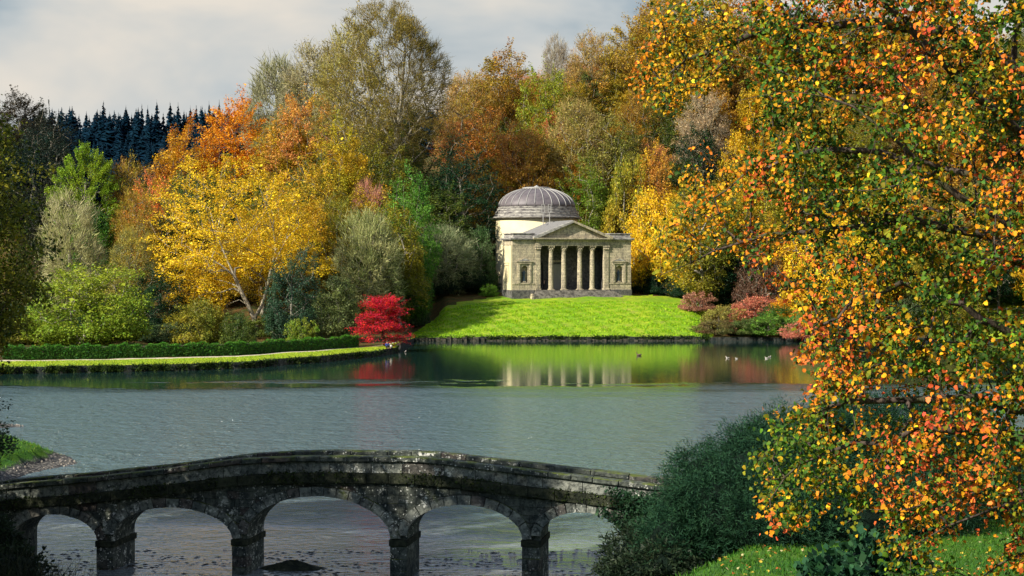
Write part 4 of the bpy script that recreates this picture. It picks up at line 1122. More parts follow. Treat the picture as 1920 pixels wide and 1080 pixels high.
WX, PX = 10.4, 6.35
for sx in (-1, 1):
    g = Geo(); a, b = (PX, WX) if sx > 0 else (-WX, -PX)
    cx = 8.3 * sx
    arch_wall(g, a, b, .9, 8.25, 0, .7, [(cx, .62, 2.15, 4.3, True)])
    g.box(cx - .9, cx + .9, .71, .95, 1.9, 5.2)                                   # back of the niche
    g.build('wing_wall', M_ts, temple)
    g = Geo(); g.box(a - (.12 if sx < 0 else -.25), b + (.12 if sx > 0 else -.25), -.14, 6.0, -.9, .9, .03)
    g.build('plinth', M_dark_shade, temple)
    g = Geo(); g.box(a if sx > 0 else a - .03, b + (.03 if sx > 0 else 0), -.07, .0, 1.86, 2.05); g.build('string_course', M_ts, temple)
    # aedicule round the niche
    f = Geo()
    for q in (-1, 1): f.box(cx + q * .98 - .17, cx + q * .98 + .17, -.13, .0, 2.05, 5.25, .02)
    f.box(cx - 1.2, cx + 1.2, -.18, 0, 5.25, 5.55, .02); fr = f.build('niche_frame', M_ts, temple)
    f = Geo(); f.prism([(cx - 1.42, 5.56), (cx + 1.42, 5.56), (cx + 1.42, 5.66), (cx, 6.28), (cx - 1.42, 5.66)], -.26, 0); f.build('niche_pediment', M_ts, fr)
    f = Geo(); f.prism([(cx - 1.05, 5.70), (cx + 1.05, 5.70), (cx, 6.14)], -.262, -.2); f.build('tympanum', M_tw, fr)
# flank and rear walls
for sx in (-1, 1):
    g = Geo(); x = WX * sx
    g.box(min(x, x - sx * .7), max(x, x - sx * .7), .7, 5.8, .9, 8.25)
    w = g.build('flank_wall', M_tr, temple)
    f = Geo(); xo = x + .0 * sx
    f.box(min(xo, xo + .1 * sx), max(xo, xo + .1 * sx), 2.0, 2.25, 2.2, 5.0); f.box(min(xo, xo + .1 * sx), max(xo, xo + .1 * sx), 3.95, 4.2, 2.2, 5.0)
    f.box(min(xo, xo + .14 * sx), max(xo, xo + .14 * sx), 1.9, 4.3, 5.02, 5.25); f.poly([(xo + .12 * sx, 1.7, 5.4), (xo + .12 * sx, 4.5, 5.4), (xo + .12 * sx, 3.1, 6.1), (xo, 1.7, 5.4), (xo, 4.5, 5.4), (xo, 3.1, 6.1)], [(0, 1, 2), (0, 3, 4, 1), (1, 4, 5, 2), (2, 5, 3, 0)])
    f.build('niche_frame', M_tr, w)
    f = Geo(); f.box(min(xo, xo + .22 * sx), max(xo, xo + .22 * sx), .0, .75, .9, 8.25, .0); f.build('corner_pilaster', M_tr, w) if sx < 0 else None
g = Geo(); g.box(-WX + .7, WX - .7, 5.1, 5.8, .9, 8.25); g.build('rear_wall', M_ts, temple)
# portico recess, its shade painted in with dark walls and ceiling
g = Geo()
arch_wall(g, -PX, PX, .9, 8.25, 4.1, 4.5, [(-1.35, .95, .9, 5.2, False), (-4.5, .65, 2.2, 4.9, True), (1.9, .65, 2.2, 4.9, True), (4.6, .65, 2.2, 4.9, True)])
g.build('portico_wall', M_dark_shade, temple)
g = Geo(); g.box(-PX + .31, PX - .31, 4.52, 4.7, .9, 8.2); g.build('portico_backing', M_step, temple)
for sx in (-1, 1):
    g = Geo(); g.box(min(sx * PX, sx * (PX - .3)), max(sx * PX, sx * (PX - .3)), .71, 4.09, .9, 8.24); g.build('portico_side', M_dark_shade, temple)
g = Geo(); g.box(-PX + .02, PX - .02, .72, 4.08, 8.0, 8.22); g.build('portico_ceiling', M_dark_shade, temple)
d_ = Geo(); d_.box(-2.25, -.45, 4.3, 4.36, .92, 5.15); dr = d_.build('door', M_door, temple)
for sx in (-1, 1):
    for z0, z1 in ((1.1, 2.2), (2.35, 3.6), (3.75, 5.0)):
        f = Geo(); cx = -1.35 + sx * .44; f.box(cx - .33, cx + .33, 4.26, 4.3, z0, z1, .01); f.build('door_panel', M_door, dr)
f = Geo(); f.box(-2.6, -2.3, 4.0, 4.1, .92, 5.5); f.box(-.4, -.1, 4.0, 4.1, .92, 5.5); f.box(-2.75, .05, 3.95, 4.1, 5.52, 5.9, .02); f.build('door_frame', M_ts, temple)
# floor and steps
g = Geo(); g.box(-PX - .1, PX + .1, -.5, 5.0, -.5, .88); g.build('portico_floor', M_step, temple)
for k in range(5):
    g = Geo(); z1 = .88 - .2 * (k + 1) + .02
    g.box(-PX - .3 - .18 * k, PX + .9 + .22 * k, -.5 - .38 * (k + 1), -.5 - .38 * k, -1.0, z1, .015)
    g.build('step', M_step, temple)
g = Geo(); g.box(-PX - 1.1, -PX - .8, -1.6, -.3, -1.0, .0, .02); g.box(-PX - 1.0, -PX - .7, -1.0, -.2, 0, .3, .02); g.build('step_cheek', M_ts, temple)
# columns
colpts = []
for i, x in enumerate((-3.62, -1.38, 1.42, 3.62)):
    cr = Geo()
    prof = [(.42, 1.12), (.415, 2.5), (.40, 4.0), (.38, 5.6), (.35, 7.35)]
    n = 20; Pn = []
    for r, z in prof:
        for k in range(n * 2):
            a = pi * k / n; rr = r * (1 if k % 2 == 0 else .95)
            Pn.append((x + rr * cos(a), .38 + rr * sin(a), z))
    m = n * 2; Fs = []
    for j in range(len(prof) - 1):
        for k in range(m):
            Fs.append((j * m + k, j * m + (k + 1) % m, (j + 1) * m + (k + 1) % m, (j + 1) * m + k))
    cr.poly(Pn, Fs); c_ = cr.build('column', M_ts, temple)
    b_ = Geo(); b_.box(x - .56, x + .56, -.18, .94, .89, .98); b_.lathe([(.54, .98), (.56, 1.02), (.5, 1.06), (.47, 1.08), (.49, 1.11), (.43, 1.14)], x, .38, 20); b_.build('column_base', M_ts, c_)
    k_ = Geo(); k_.lathe([(.36, 7.35), (.42, 7.4), (.37, 7.44), (.40, 7.7), (.50, 7.98), (.44, 8.0)], x, .38, 18)
    for a in range(8):
        an = a * pi / 4
        for (r0, z0, z1, s) in ((.42, 7.45, 7.68, .10), (.47, 7.62, 7.9, .09)):
            an2 = an + (.39 if z0 > 7.5 else 0)
            k_.ball((x + r0 * cos(an2), .38 + r0 * sin(an2), (z0 + z1) / 2), .13, 6, 4, (.75, .75, 1.1))
    for q in ((-1, -1), (1, -1), (1, 1), (-1, 1)): k_.ball((x + .44 * q[0], .38 + .44 * q[1], 8.0), .12, 6, 4)
    k_.box(x - .56, x + .56, -.18, .94, 8.1, 8.23, .02); k_.build('capital', M_ts, c_)
for sx in (-1, 1):
    x = 5.98 * sx
    g = Geo(); g.box(x - .40, x + .40, -.12, .70, 1.15, 7.35, .02); c_ = g.build('pilaster', M_ts, temple)
    g = Geo(); g.box(x - .52, x + .52, -.24, .70, .88, 1.14, .03); g.build('pilaster_base', M_ts, c_)
    g = Geo(); g.box(x - .42, x + .42, -.14, .70, 7.36, 7.6); g.box(x - .5, x + .5, -.2, .7, 7.61, 8.0, .05); g.box(x - .58, x + .58, -.26, .7, 8.02, 8.23, .02)
    for q in range(4): g.ball((x - .38 + .25 * q, -.2, 7.72), .12, 6, 4)
    g.build('capital', M_ts, c_)
# entablature
g = Geo(); g.box(-PX - .12, PX + .12, -.22, .95, 8.25, 8.62, .01); g.box(-PX - .08, PX + .08, -.18, .95, 8.62, 9.2); g.build('architrave', M_ts, temple)
for sx in (-1, 1):
    a, b = (PX + .13, WX) if sx > 0 else (-WX, -PX - .13)
    g = Geo(); g.box(a, b + (.03 if sx > 0 else 0), -.05, 5.8, 8.26, 9.18); g.build('frieze', M_ts if sx > 0 else M_ts, temple)
    g = Geo(); e0, e1 = (a, b + .45) if sx > 0 else (a - .45, b)
    g.box(e0, e1, -.5, 6.1, 9.36, 9.55, .02); g.box(e0 + (.0 if sx > 0 else .14), e1 - (.14 if sx > 0 else 0), -.36, 5.98, 9.19, 9.35, .02)
    cn = g.build('cornice', M_tw, temple)
    d = Geo(); x = e0 + .3
    while x < e1 - .3:
        d.box(x, x + .14, -.46, -.36, 9.22, 9.34); x += .32
    d.build('dentils', M_tw, cn)['kind'] = 'stuff'
    g = Geo(); g.box(a + (.05 if sx > 0 else .15), b - (.15 if sx > 0 else .05), -.08, 5.6, 9.56, 10.2); g.box(a - (.0 if sx > 0 else .05), b + (.05 if sx > 0 else 0), -.2, 5.7, 10.21, 10.36, .02)
    g.build('parapet', M_tw, temple)
# pediment and gabled roof
zb, za, hb = 9.56, 12.45, 6.95
g = Geo(); g.box(-hb, hb, -.75, .3, 9.36, 9.55, .02); g.box(-hb + .18, hb - .18, -.6, .3, 9.2, 9.35, .02); bc = g.build('pediment_base', M_ts, temple)
d = Geo(); x = -hb + .3
while x < hb - .3:
    d.box(x, x + .15, -.7, -.6, 9.22, 9.34); x += .33
d.build('dentils', M_ts, bc)['kind'] = 'stuff'
g = Geo(); g.prism([(-hb + .7, zb), (hb - .7, zb), (0, za - .42)], -.12, .2); g.build('tympanum', M_ts, temple)
for sx in (-1, 1):
    g = Geo()
    p = [(sx * hb, zb), (sx * (hb - .02), zb + .18), (0, za), (0, za - .34), (sx * (hb - .85), zb)]
    if sx < 0: p = p[::-1]
    g.prism(p[::-1] if sx > 0 else p[::-1], -.78, .25); g.build('raking_cornice', M_tw if sx < 0 else M_ts, temple)
    d = Geo()
    for k in range(19):
        f = (k + 1.2) / 21; x = sx * (hb - .9) * (1 - f); z = zb + (za - .42 - zb) * f
        d.box(x - .08, x + .08, -.32, -.12, z - .02, z + .12)
    d.build('dentils', M_ts, temple)['kind'] = 'stuff'
    g = Geo(); n_ = 12
    g.poly([(sx * (hb + .1), .25, zb + .1), (0, .25, za), (0, 13.5, za), (sx * (hb + .1), 13.5, zb + .1), (sx * (hb + .1), .25, zb - .05), (0, .25, za - .15), (0, 13.5, za - .15), (sx * (hb + .1), 13.5, zb - .05)],
           [(0, 1, 2, 3), (4, 7, 6, 5), (0, 4, 5, 1), (3, 2, 6, 7), (0, 3, 7, 4)])
    rf = g.build('roof', M_lead, temple)
    for k in range(13):
        y = .4 + k * 1.05; q = Geo()
        q.tube([(sx * (hb + .1), y, zb + .14), (0, y, za + .04)], .06, 6); q.build('roof_roll', M_rib, rf)
# link block, drum, dome
g = Geo(); g.box(-5.2, 5.2, 5.81, 15, .2, 9.4); g.build('link_block', M_ts, temple)
DCX, DCY = 0.0, 20.5
g = Geo(); g.lathe([(7.55, -1), (7.55, .9), (7.35, .95), (7.35, 13.15)], DCX, DCY, 64); g.build('drum', M_tr, temple, True)
g = Geo(); g.lathe([(7.4, 13.1), (7.6, 13.2), (8.05, 13.32), (8.1, 13.5), (7.7, 13.6)], DCX, DCY, 64); cn = g.build('drum_cornice', M_tw, temple)
d = Geo()
for k in range(120):
    a = 2 * pi * k / 120; d.box(DCX + 7.75 * cos(a) - .07, DCX + 7.75 * cos(a) + .07, DCY + 7.75 * sin(a) - .07, DCY + 7.75 * sin(a) + .07, 13.16, 13.3)
d.build('dentils', M_tw, cn)['kind'] = 'stuff'
for r, z0, z1 in ((7.6, 13.6, 14.1), (7.4, 14.12, 14.62), (7.15, 14.64, 15.05), (6.95, 15.07, 15.34)):
    g = Geo(); g.lathe([(r - .15, z0), (r, z0 + .03), (r, z1 - .08), (r + .05, z1 - .05), (r - .15, z1)], DCX, DCY, 64); g.build('stepped_ring', M_tw, temple)
R0, R1, Z0, Z1 = 6.85, 2.45, 15.34, 18.55
prof = []
ae = R0; be = (Z1 - Z0) / sqrt(1 - (R1 / R0) ** 2)
for k in range(15):
    th = math.acos(R1 / R0) * k / 14
    prof.append((R0 * cos(th), Z0 + be * sin(th)))
g = Geo(); g.lathe(prof, DCX, DCY, 56); dome = g.build('dome', M_lead, temple, True)
NR = 28
for k in range(NR):
    a = 2 * pi * (k + .5) / NR
    g = Geo(); g.tube([(DCX + (r + .03) * cos(a), DCY + (r + .03) * sin(a), z + .03) for r, z in prof[::2]], [.07] * len(prof[::2]), 6); g.build('dome_rib', M_rib, dome, True)
g = Geo(); g.lathe([(2.45, 18.5), (2.55, 18.55), (2.55, 18.8), (2.3, 18.85)], DCX, DCY, 40); ct = g.build('dome_cap', M_rib, temple)
g = Geo(); g.lathe([(.55, 18.85), (.45, 19.0), (.15, 19.15), (.05, 19.25)], DCX, DCY, 16); g.build('finial', M_rib, ct)
# two pale frames on poles behind the gable
for x in (-2.15, -.98):
    g = Geo(); y = 9.5
    g.tube([(x, y, 10.8), (x, y, 14.05)], .07, 6)
    for s_ in (-1, 1): g.box(x + s_ * .24 - .05, x + s_ * .24 + .05, y - .05, y + .05, 14.05, 15.4)
    g.box(x - .29, x + .29, y - .05, y + .05, 15.4, 15.5); g.box(x - .29, x + .29, y - .05, y + .05, 13.95, 14.05); g.box(x - .19, x + .19, y - .04, y + .04, 14.7, 14.76)
    o = g.build('roof_vent_frame', M_rib, temple)

def to_world(x, y, z):
    c, s = cos(TR), sin(TR)
    return (TX + x * c - y * s, TY + x * s + y * c, TZ + z)

def skin_body(name, pts, edges, rads, mat, parent, sub=1):
    me = bpy.data.meshes.new(name); me.from_pydata([tuple(p) for p in pts], edges, []); me.update()
    o = link(name, me, mat, parent)
    md = o.modifiers.new('skin', 'SKIN')
    for i, r in enumerate(rads):
        me.skin_vertices[0].data[i].radius = (r, r)
    me.skin_vertices[0].data[0].use_root = True
    s = o.modifiers.new('sub', 'SUBSURF'); s.levels = sub; s.render_levels = sub
    return o

def statue(x, pose, label):
    w = to_world(x, .35, 2.06)
    r = empty('statue', w, TR, label, 'statue')
    g = Geo(); g.box(-.32, .32, -.26, .26, .1, .3, .02); g.build('pedestal', M_ts, r)
    z = .3
    P = [(0, 0, z + .95), (0, 0, z + 1.25), (0, 0, z + 1.52), (.02, -.02, z + 1.68), (.02, -.03, z + 1.82),
         (.12, 0, z + .88), (.14, -.04, z + .5), (.13, 0, z + .08), (-.12, 0, z + .88), (-.13, .02, z + .5), (-.13, .0, z + .08),
         (.26, 0, z + 1.45), (.34 * pose, -.06, z + 1.18), (.22, -.22, z + 1.12 + .3 * (pose - 1)), (-.26, 0, z + 1.45), (-.33, -.02, z + 1.15), (-.28, -.08, z + .85)]
    Eg = [(0, 1), (1, 2), (2, 3), (3, 4), (0, 5), (5, 6), (6, 7), (0, 8), (8, 9), (9, 10), (2, 11), (11, 12), (12, 13), (2, 14), (14, 15), (15, 16)]
    R_ = [.17, .18, .2, .07, .125, .13, .10, .07, .13, .10, .07, .08, .055, .045, .08, .055, .045]
    skin_body('body', P, Eg, R_, M_bronze, r)
    g = Geo(); pr = [(.27, 0), (.24, .4), (.2, .85), (.19, 1.0)]
    Pn = []; n = 18
    for rr, zz in pr:
        for k in range(n):
            a = 2 * pi * k / n; q = rr * (1 + .1 * (k % 2)); Pn.append((q * cos(a), q * .8 * sin(a), z + zz))
    g.poly(Pn, [(j * n + k, j * n + (k + 1) % n, (j + 1) * n + (k + 1) % n, (j + 1) * n + k) for j in range(3) for k in range(n)]); g.build('drapery', M_bronze, r)
statue(-8.3, 1.0, 'dark bronze statue in the niche on the side of the sunlit flank')
statue(8.3, 1.35, 'dark bronze statue in the niche beside the golden trees')
# ------------------------------------------------------------------ the stone bridge
t = NT('bridge_stone')
tcn = t.new('ShaderNodeNewGeometry'); P = tcn.outputs['Position']
oi = t.new('ShaderNodeObjectInfo')
n1_ = t.noise(P, 1.1, 5, .7); n2_ = t.noise(P, 5, 5, .75); n3_ = t.noise(P, 3.2, 6, .8, .3); n4_ = t.noise(P, .35, 3, .5)
c = t.mix(t.ramp(n1_, [(.38, 0.), (.62, 1.)]), (.030, .040, .037), (.125, .138, .110))
c = t.mix(t.ramp(oi.outputs['Random'], [(.0, .0), (.8, .1), (.86, .5), (1., .7)]), c, (.07, .045, .04))
c = t.mix(t.ramp(n2_, [(.45, 0.), (.62, .85)]), c, (.008, .012, .012))
big = t.ramp(n4_, [(.42, 0.), (.6, 1.)])
vor = t.new('ShaderNodeTexVoronoi', {'Vector': t.new('ShaderNodeMapping', {'Vector': P, 'Scale': (1, 1, 1)}).outputs[0], 'Scale': 10.0, 'Randomness': 1.0})
vd = t.math('ADD', vor.outputs['Distance'], t.math('MULTIPLY', t.math('SUBTRACT', t.noise(P, 18, 4, .75), .5), .95))
sel = t.new('ShaderNodeSeparateColor', {0: vor.outputs['Color']}).outputs[0]
spot = t.math('MULTIPLY', t.ramp(vd, [(.22, 1.), (.32, 0.)]), t.ramp(sel, [(.72, 0.), (.76, 1.)]))
lich = t.math('MAXIMUM', t.math('MULTIPLY', spot, t.math('ADD', big, .08)), t.math('MULTIPLY', t.ramp(n3_, [(.57, 0.), (.61, 1.)]), big))
c = t.mix(lich, c, (.62, .62, .55))
sn = t.new('ShaderNodeSeparateXYZ', {0: tcn.outputs['Normal']})
moss = t.math('MULTIPLY', t.ramp(sn.outputs['Z'], [(.3, 0.), (.7, 1.)]), t.ramp(t.noise(P, 1.6, 5, .75), [(.45, 0.), (.58, 1.)]))
moss2 = t.math('MULTIPLY', t.ramp(t.noise(P, .8, 5, .7), [(.60, 0.), (.70, .8)]), t.ramp(n2_, [(.4, 0.), (.55, 1.)]))
c = t.mix(t.math('MAXIMUM', moss, moss2), c, (.075, .095, .015))
t.bsdf(c, .9, .2, t.bump(t.math('ADD', n2_, t.math('MULTIPLY', n1_, .6)), .8, .06)); M_bs = t.m
M_bv = M_bs.copy(); M_bv.name = 'voussoir_stone'
for nd in M_bv.node_tree.nodes:
    if nd.bl_idname == 'ShaderNodeMixRGB' and abs(nd.inputs[2].default_value[0] - .125) < .001:
        nd.inputs[1].default_value = (.09, .105, .095, 1); nd.inputs[2].default_value = (.27, .28, .235, 1)
t = NT('bridge_mossy_stone')
P = t.new('ShaderNodeNewGeometry').outputs['Position']
c = t.mix(t.ramp(t.noise(P, 2.2, 6, .75), [(.42, 0.), (.62, 1.)]), (.014, .018, .012), (.055, .06, .035))
c = t.mix(t.ramp(t.noise(P, 6, 5, .8), [(.62, 0.), (.70, .7)]), c, (.30, .30, .25))
t.bsdf(c, .95, .15, t.bump(t.noise(P, 9, 5, .8), 1.0, .08)); M_bm = t.m

BA = radians(10); BX0 = (612 - 960) / F * 62; BY0 = 62.0
bc_, bs_ = cos(BA), sin(BA)
def s_of(px):
    u = (px - 960) / F
    return (u * BY0 - BX0) / (bc_ + u * bs_)
def z_of(px, py):
    d = BY0 - s_of(px) * bs_
    return CAMZ - (py - HOR) / F * d
bridge = empty('stone_bridge', (BX0, BY0, 0), -BA, 'weathered dark stone bridge with five arches and lichen-spotted parapets', 'bridge')
W = 2.0
cop = [(-160, 930), (0, 909), (150, 896), (300, 880), (450, 860), (530, 856), (620, 855), (770, 856), (830, 861), (900, 869), (1025, 884), (1167, 901), (1300, 917)]
SS = np.array([s_of(p) for p, _ in cop]); CZ = np.array([z_of(p, y) for p, y in cop])
def top_z(s):
    return float(np.interp(s, SS, CZ))
S0, S1 = s_of(-160), s_of(1290)
arch = []
for a, b, crown, spring in ((26, 183, 964, 1010), (214, 437, 951, 1006), (463, 733, 930, 1006), (763, 980, 946, 1008), (1013, 1168, 960, 1008)):
    sa, sb = s_of(a), s_of(b); m = (a + b) / 2
    arch.append((sa, sb, z_of(m, crown), z_of(m, spring)))
def intr(A, s, grow=0.0):
    """height of arch curve at s (ellipse, slightly flattened), None outside"""
    sa, sb, zc, zs = A
    m = (sa + sb) / 2; h = (sb - sa) / 2 + grow
    t_ = (s - m) / h
    if abs(t_) >= 1: return None
    return zs + (zc + grow - zs) * (1 - abs(t_) ** 2.0) ** .52
RING = .36
T_COP, T_PAN, T_STR = .20, .44, .38
def deck(s): return top_z(s) - T_COP - T_PAN - T_STR

# core of the bridge: barrel, back and inner faces (recessed 5 cm behind the facing stones)
xs = set(np.linspace(S0, S1, 60))
for A in arch:
    for k in range(25): xs.add(A[0] + (A[1] - A[0]) * (.5 - .5 * cos(pi * k / 24)))
xs = sorted(xs)
def nudge(s):
    for A in arch:
        if A[0] < s < A[1]: return A
    return None
g = Geo()
for a, b in zip(xs[:-1], xs[1:]):
    if b - a < 1e-5: continue
    A = nudge((a + b) / 2)
    if A is None: la = lb = -1.4
    else:
        la = intr(A, a); lb = intr(A, b)
        la = A[3] if la is None else la; lb = A[3] if lb is None else lb
    ua, ub = deck(a), deck(b)
    y0, y1 = .06, W
    g.poly([(a, y0, la), (b, y0, lb), (b, y0, ub), (a, y0, ua), (a, y1, la), (b, y1, lb), (b, y1, ub), (a, y1, ua)],
           [(0, 1, 2, 3), (5, 4, 7, 6), (3, 2, 6, 7), (0, 4, 5, 1)])
for A in arch:
    for s in (A[0], A[1]):
        g.poly([(s, .06, -1.4), (s, W, -1.4), (s, W, A[3]), (s, .06, A[3])], [(0, 1, 2, 3)])
g.build('core', M_bs, bridge)

rng = random.Random(8)
# voussoirs
for A in arch:
    sa, sb, zc, zs = A
    nv = max(11, int((sb - sa) * 1.75 + (zc - zs) * 3)); nv += 1 - nv % 2
    m = (sa + sb) / 2; h = (sb - sa) / 2
    # arc-length spaced points on intrados
    th = np.linspace(0, pi, 400)
    cx = m - h * np.sign(np.cos(th)) * np.abs(np.cos(th)) ** 1.0
    cz = np.array([zs + (zc - zs) * (1 - abs((x - m) / h) ** 2.0) ** .52 if abs((x - m) / h) < 1 else zs for x in cx])
    L = np.concatenate([[0], np.cumsum(np.hypot(np.diff(cx), np.diff(cz)))])
    dx = np.gradient(cx, L + np.arange(400) * 1e-9); dz = np.gradient(cz, L + np.arange(400) * 1e-9)
    def pt(l, off):
        x = np.interp(l, L, cx); z = np.interp(l, L, cz); ux = np.interp(l, L, dx); uz = np.interp(l, L, dz)
        n_ = sqrt(ux * ux + uz * uz) + 1e-9
        return (x - uz / n_ * off, z + ux / n_ * off)
    for k in range(nv):
        l0 = L[-1] * k / nv + .016; l1 = L[-1] * (k + 1) / nv - .016
        ro = RING * rng.uniform(.94, 1.06)
        o = [pt(l0, .0), pt((l0 + l1) / 2, .0), pt(l1, .0), pt(l1, ro), pt((l0 + l1) / 2, ro), pt(l0, ro)]
        q = Geo(); y0 = rng.uniform(-.11, -.07)
        o = o[::-1]
        q.prism(o, y0, .12 + rng.uniform(0, .02))
        v = q.build('voussoir', M_bv, bridge)
# facing stones in courses, cut to the arch rings
def push(s, z):
    for A in arch:
        m = (A[0] + A[1]) / 2; g_ = RING + .02
        e = intr(A, s, g_)
        if e is not None and z < e: return s, e, True
    return s, z, False
zc_ = -.2; ci_ = 0
CH = .31
while zc_ < top_z(s_of(620)):
    s = S0 + rng.uniform(0, .5)
    while s < S1:
        wd = rng.uniform(.45, .85); a, b = s + .008, s + wd - .008; s += wd
        z0, z1 = zc_ + .007, zc_ + CH - .007
        if z0 > min(deck(a), deck(b)) - .05: continue
        # skip openings and piers (piers get their own blocks)
        inside = False
        for A in arch:
            if z1 < A[3] + .05 and not (b < A[0] - .0 or a > A[1] + .0): inside = True
        mid = (a + b) / 2
        in_pier = any(abs(mid - (arch[i][1] + arch[i + 1][0]) / 2) < (arch[i + 1][0] - arch[i][1]) / 2 + .2 for i in range(4)) and z1 < arch[0][3] + .1
        if inside or in_pier: continue
        n = 4; outl = []; cut = 0
        bot = [(a + (b - a) * k / n, z0) for k in range(n + 1)]
        topp = [(b - (b - a) * k / n, min(z1, deck(b - (b - a) * k / n) - .01)) for k in range(n + 1)]
        bot2 = []
        for x, z in bot:
            x2, z2, hit = push(x, z); cut += hit; bot2.append((x2, min(z2, min(z1, deck(x2) - .01) - .002)))
        thin = max(tz - bz for (bx, bz), (tx, tz) in zip(bot2, topp[::-1]))
        if thin < .06: continue
        q = Geo(); q.prism(bot2 + topp, rng.uniform(-.022, .008), .075)
        q.build('stone_block', M_bs, bridge)
    zc_ += CH; ci_ += 1
# piers: stacked blocks with an impost
for i in range(4):
    a, b = arch[i][1], arch[i + 1][0]; zt = min(arch[i][3], arch[i + 1][3]) - .02
    q = Geo(); q.box(a - .05, b + .05, -.14, W + .1, zt - .24, zt - .005, .02); q.build('impost', M_bm, bridge)
    z = zt - .25; k = 0
    while z > -1.2:
        z2 = z - rng.uniform(.36, .5)
        cuts = [a - .02, (a + b) / 2 + rng.uniform(-.15, .15), b + .02] if k % 2 else [a - .02, b + .02]
        for c0, c1 in zip(cuts[:-1], cuts[1:]):
            q = Geo(); q.box(c0 + .006, c1 - .006, -.10 + rng.uniform(-.015, .015), .5, z2 + .008, z, .015); q.build('pier_block', M_bs, bridge)
        z = z2; k += 1
    q = Geo(); q.box(a - .01, b + .01, .5, W, -1.4, zt - .25); q.build('pier_core', M_bs, bridge)
# string course, parapet slabs, copings, near and far
def run(name, lo, hi, y0, y1, wmin, wmax, mat, gap=.008, ch=.012, jz=.0):
    s = S0
    while s < S1 - .2:
        w = rng.uniform(wmin, wmax); e = min(s + w, S1)
        a, b = s + gap, e - gap
        za, zb = top_z(a), top_z(b); dz_ = rng.uniform(-jz, jz); dy = rng.uniform(-.01, .01)
        P = []
        for (y, c_) in ((y0 + dy, ch), (y0 + dy + ch, 0), (y1 + dy, 0)):
            P += [(a + c_, y, za - lo + dz_ + c_), (b - c_, y, zb - lo + dz_ + c_), (b - c_, y, zb - hi + dz_ - c_), (a + c_, y, za - hi + dz_ - c_)]
        q = Geo(); q.poly(P, [(0, 1, 2, 3)] + [(k + i, k + 4 + i, k + 4 + (i + 1) % 4, k + (i + 1) % 4) for k in (0, 4) for i in range(4)] + [(11, 10, 9, 8)])
        q.build(name, mat, bridge)
        s = e
run('string_stone', T_COP + T_PAN + T_STR, T_COP + T_PAN + .01, -.16, .30, .7, 1.2, M_bm, jz=.012)
run('parapet_slab', T_COP + T_PAN, T_COP + .01, -.02, .26, 1.0, 1.7, M_bv)
run('coping_stone', T_COP, 0, -.14, .36, .8, 1.5, M_bs, jz=.012, ch=.03)
run('parapet_slab', T_COP + T_PAN, T_COP + .01, W - .26, W + .02, 1.4, 2.0, M_bs)
run('coping_stone', T_COP, 0, W - .36, W + .14, .9, 1.5, M_bs, jz=.012, ch=.03)
run('back_string_stone', T_COP + T_PAN + T_STR, T_COP + T_PAN + .01, W - .3, W + .12, 1.5, 2.2, M_bm)

# moss and small ferns on the string course: countless
rngn = np.random.default_rng(12)
n = 9000
ss = rngn.uniform(S0, S1, n); tz = np.interp(ss, SS, CZ) - T_COP - T_PAN
patch = .5 + .5 * np.sin(ss * 1.7 + 1) * np.sin(ss * .61)
keep = rngn.uniform(0, 1, n) < (.05 + .75 * patch ** 2); ss = ss[keep]; tz = tz[keep]; n = len(ss)
low = rngn.uniform(0, 1, n) < .55
z = np.where(low, tz - rngn.uniform(0, .36, n), tz + np.abs(rngn.normal(0, .05, n)))
yl = np.where(low, -.17 - rngn.uniform(0, .03, n), rngn.uniform(-.17, -.02, n))
v, q = leaf_quads(np.stack([ss, yl, z], 1), rngn, .07, up=.2)
mo = link('moss', mesh_from('bridge_moss', v, quads=q, lv=rngn.uniform(0, 1, (len(q), 3))), M_leaf, bridge, (.018, .03, .008)); mo['col2'] = [.05, .075, .012]; mo['kind'] = 'stuff'
def bw(s, y, z):
    return (BX0 + s * bc_ + y * bs_, BY0 - s * bs_ + y * bc_, z)
# ivy over the end of the bridge ----------------------------------------
n = 15000
ss = rngn.uniform(s_of(1120), S1 + .3, n); f = (ss - s_of(1120)) / (S1 - s_of(1120))
tz = np.interp(ss, SS, CZ)
hgt_ = rngn.uniform(0, 1, n) ** .8
z = tz - .25 - hgt_ * (tz - .3)
kp = (rngn.uniform(0, 1, n) < np.clip(f * 3.2 - .1 + .35 * np.sin(z * 5 + ss * 3), 0, 1))
for A in arch[4:]:
    e = np.array([intr(A, a_, .1) or -9 for a_ in ss]); kp &= ~(z < e - .12)
ss = ss[kp]; z = z[kp]; n = len(ss)
p = np.stack([ss, -.22 - np.abs(rngn.normal(0, .12, n)), z], 1)
v, q = leaf_quads(p, rngn, .085, up=.1, out=np.tile((0, -1., .3), (n, 1)), outw=.9, aspect=.85)
iv = empty('ivy', (BX0 + 5 * bc_, BY0 - 5 * bs_, .2), -BA, 'dark ivy smothering the end of the bridge beside the big bush', 'ivy')
v = v - np.array((5, 0, .2))
io = link('leaves', mesh_from('ivy_leaves', v, quads=q, lv=rngn.uniform(0, 1, (len(q), 3))), M_leaf, iv, (.012, .04, .018)); io['col2'] = [.03, .08, .03]
g = Geo()
for k in range(9):
    s = s_of(1175) + k * .4 - 5; pts = [(s + .12 * math.sin(j * 1.9 + k), -.2, -.1 + j * .42) for j in range(8)]
    g.tube(pts, [.03, .028, .026, .024, .02, .018, .014, .01], 5)
g.build('stems', M_bark_dark, iv)

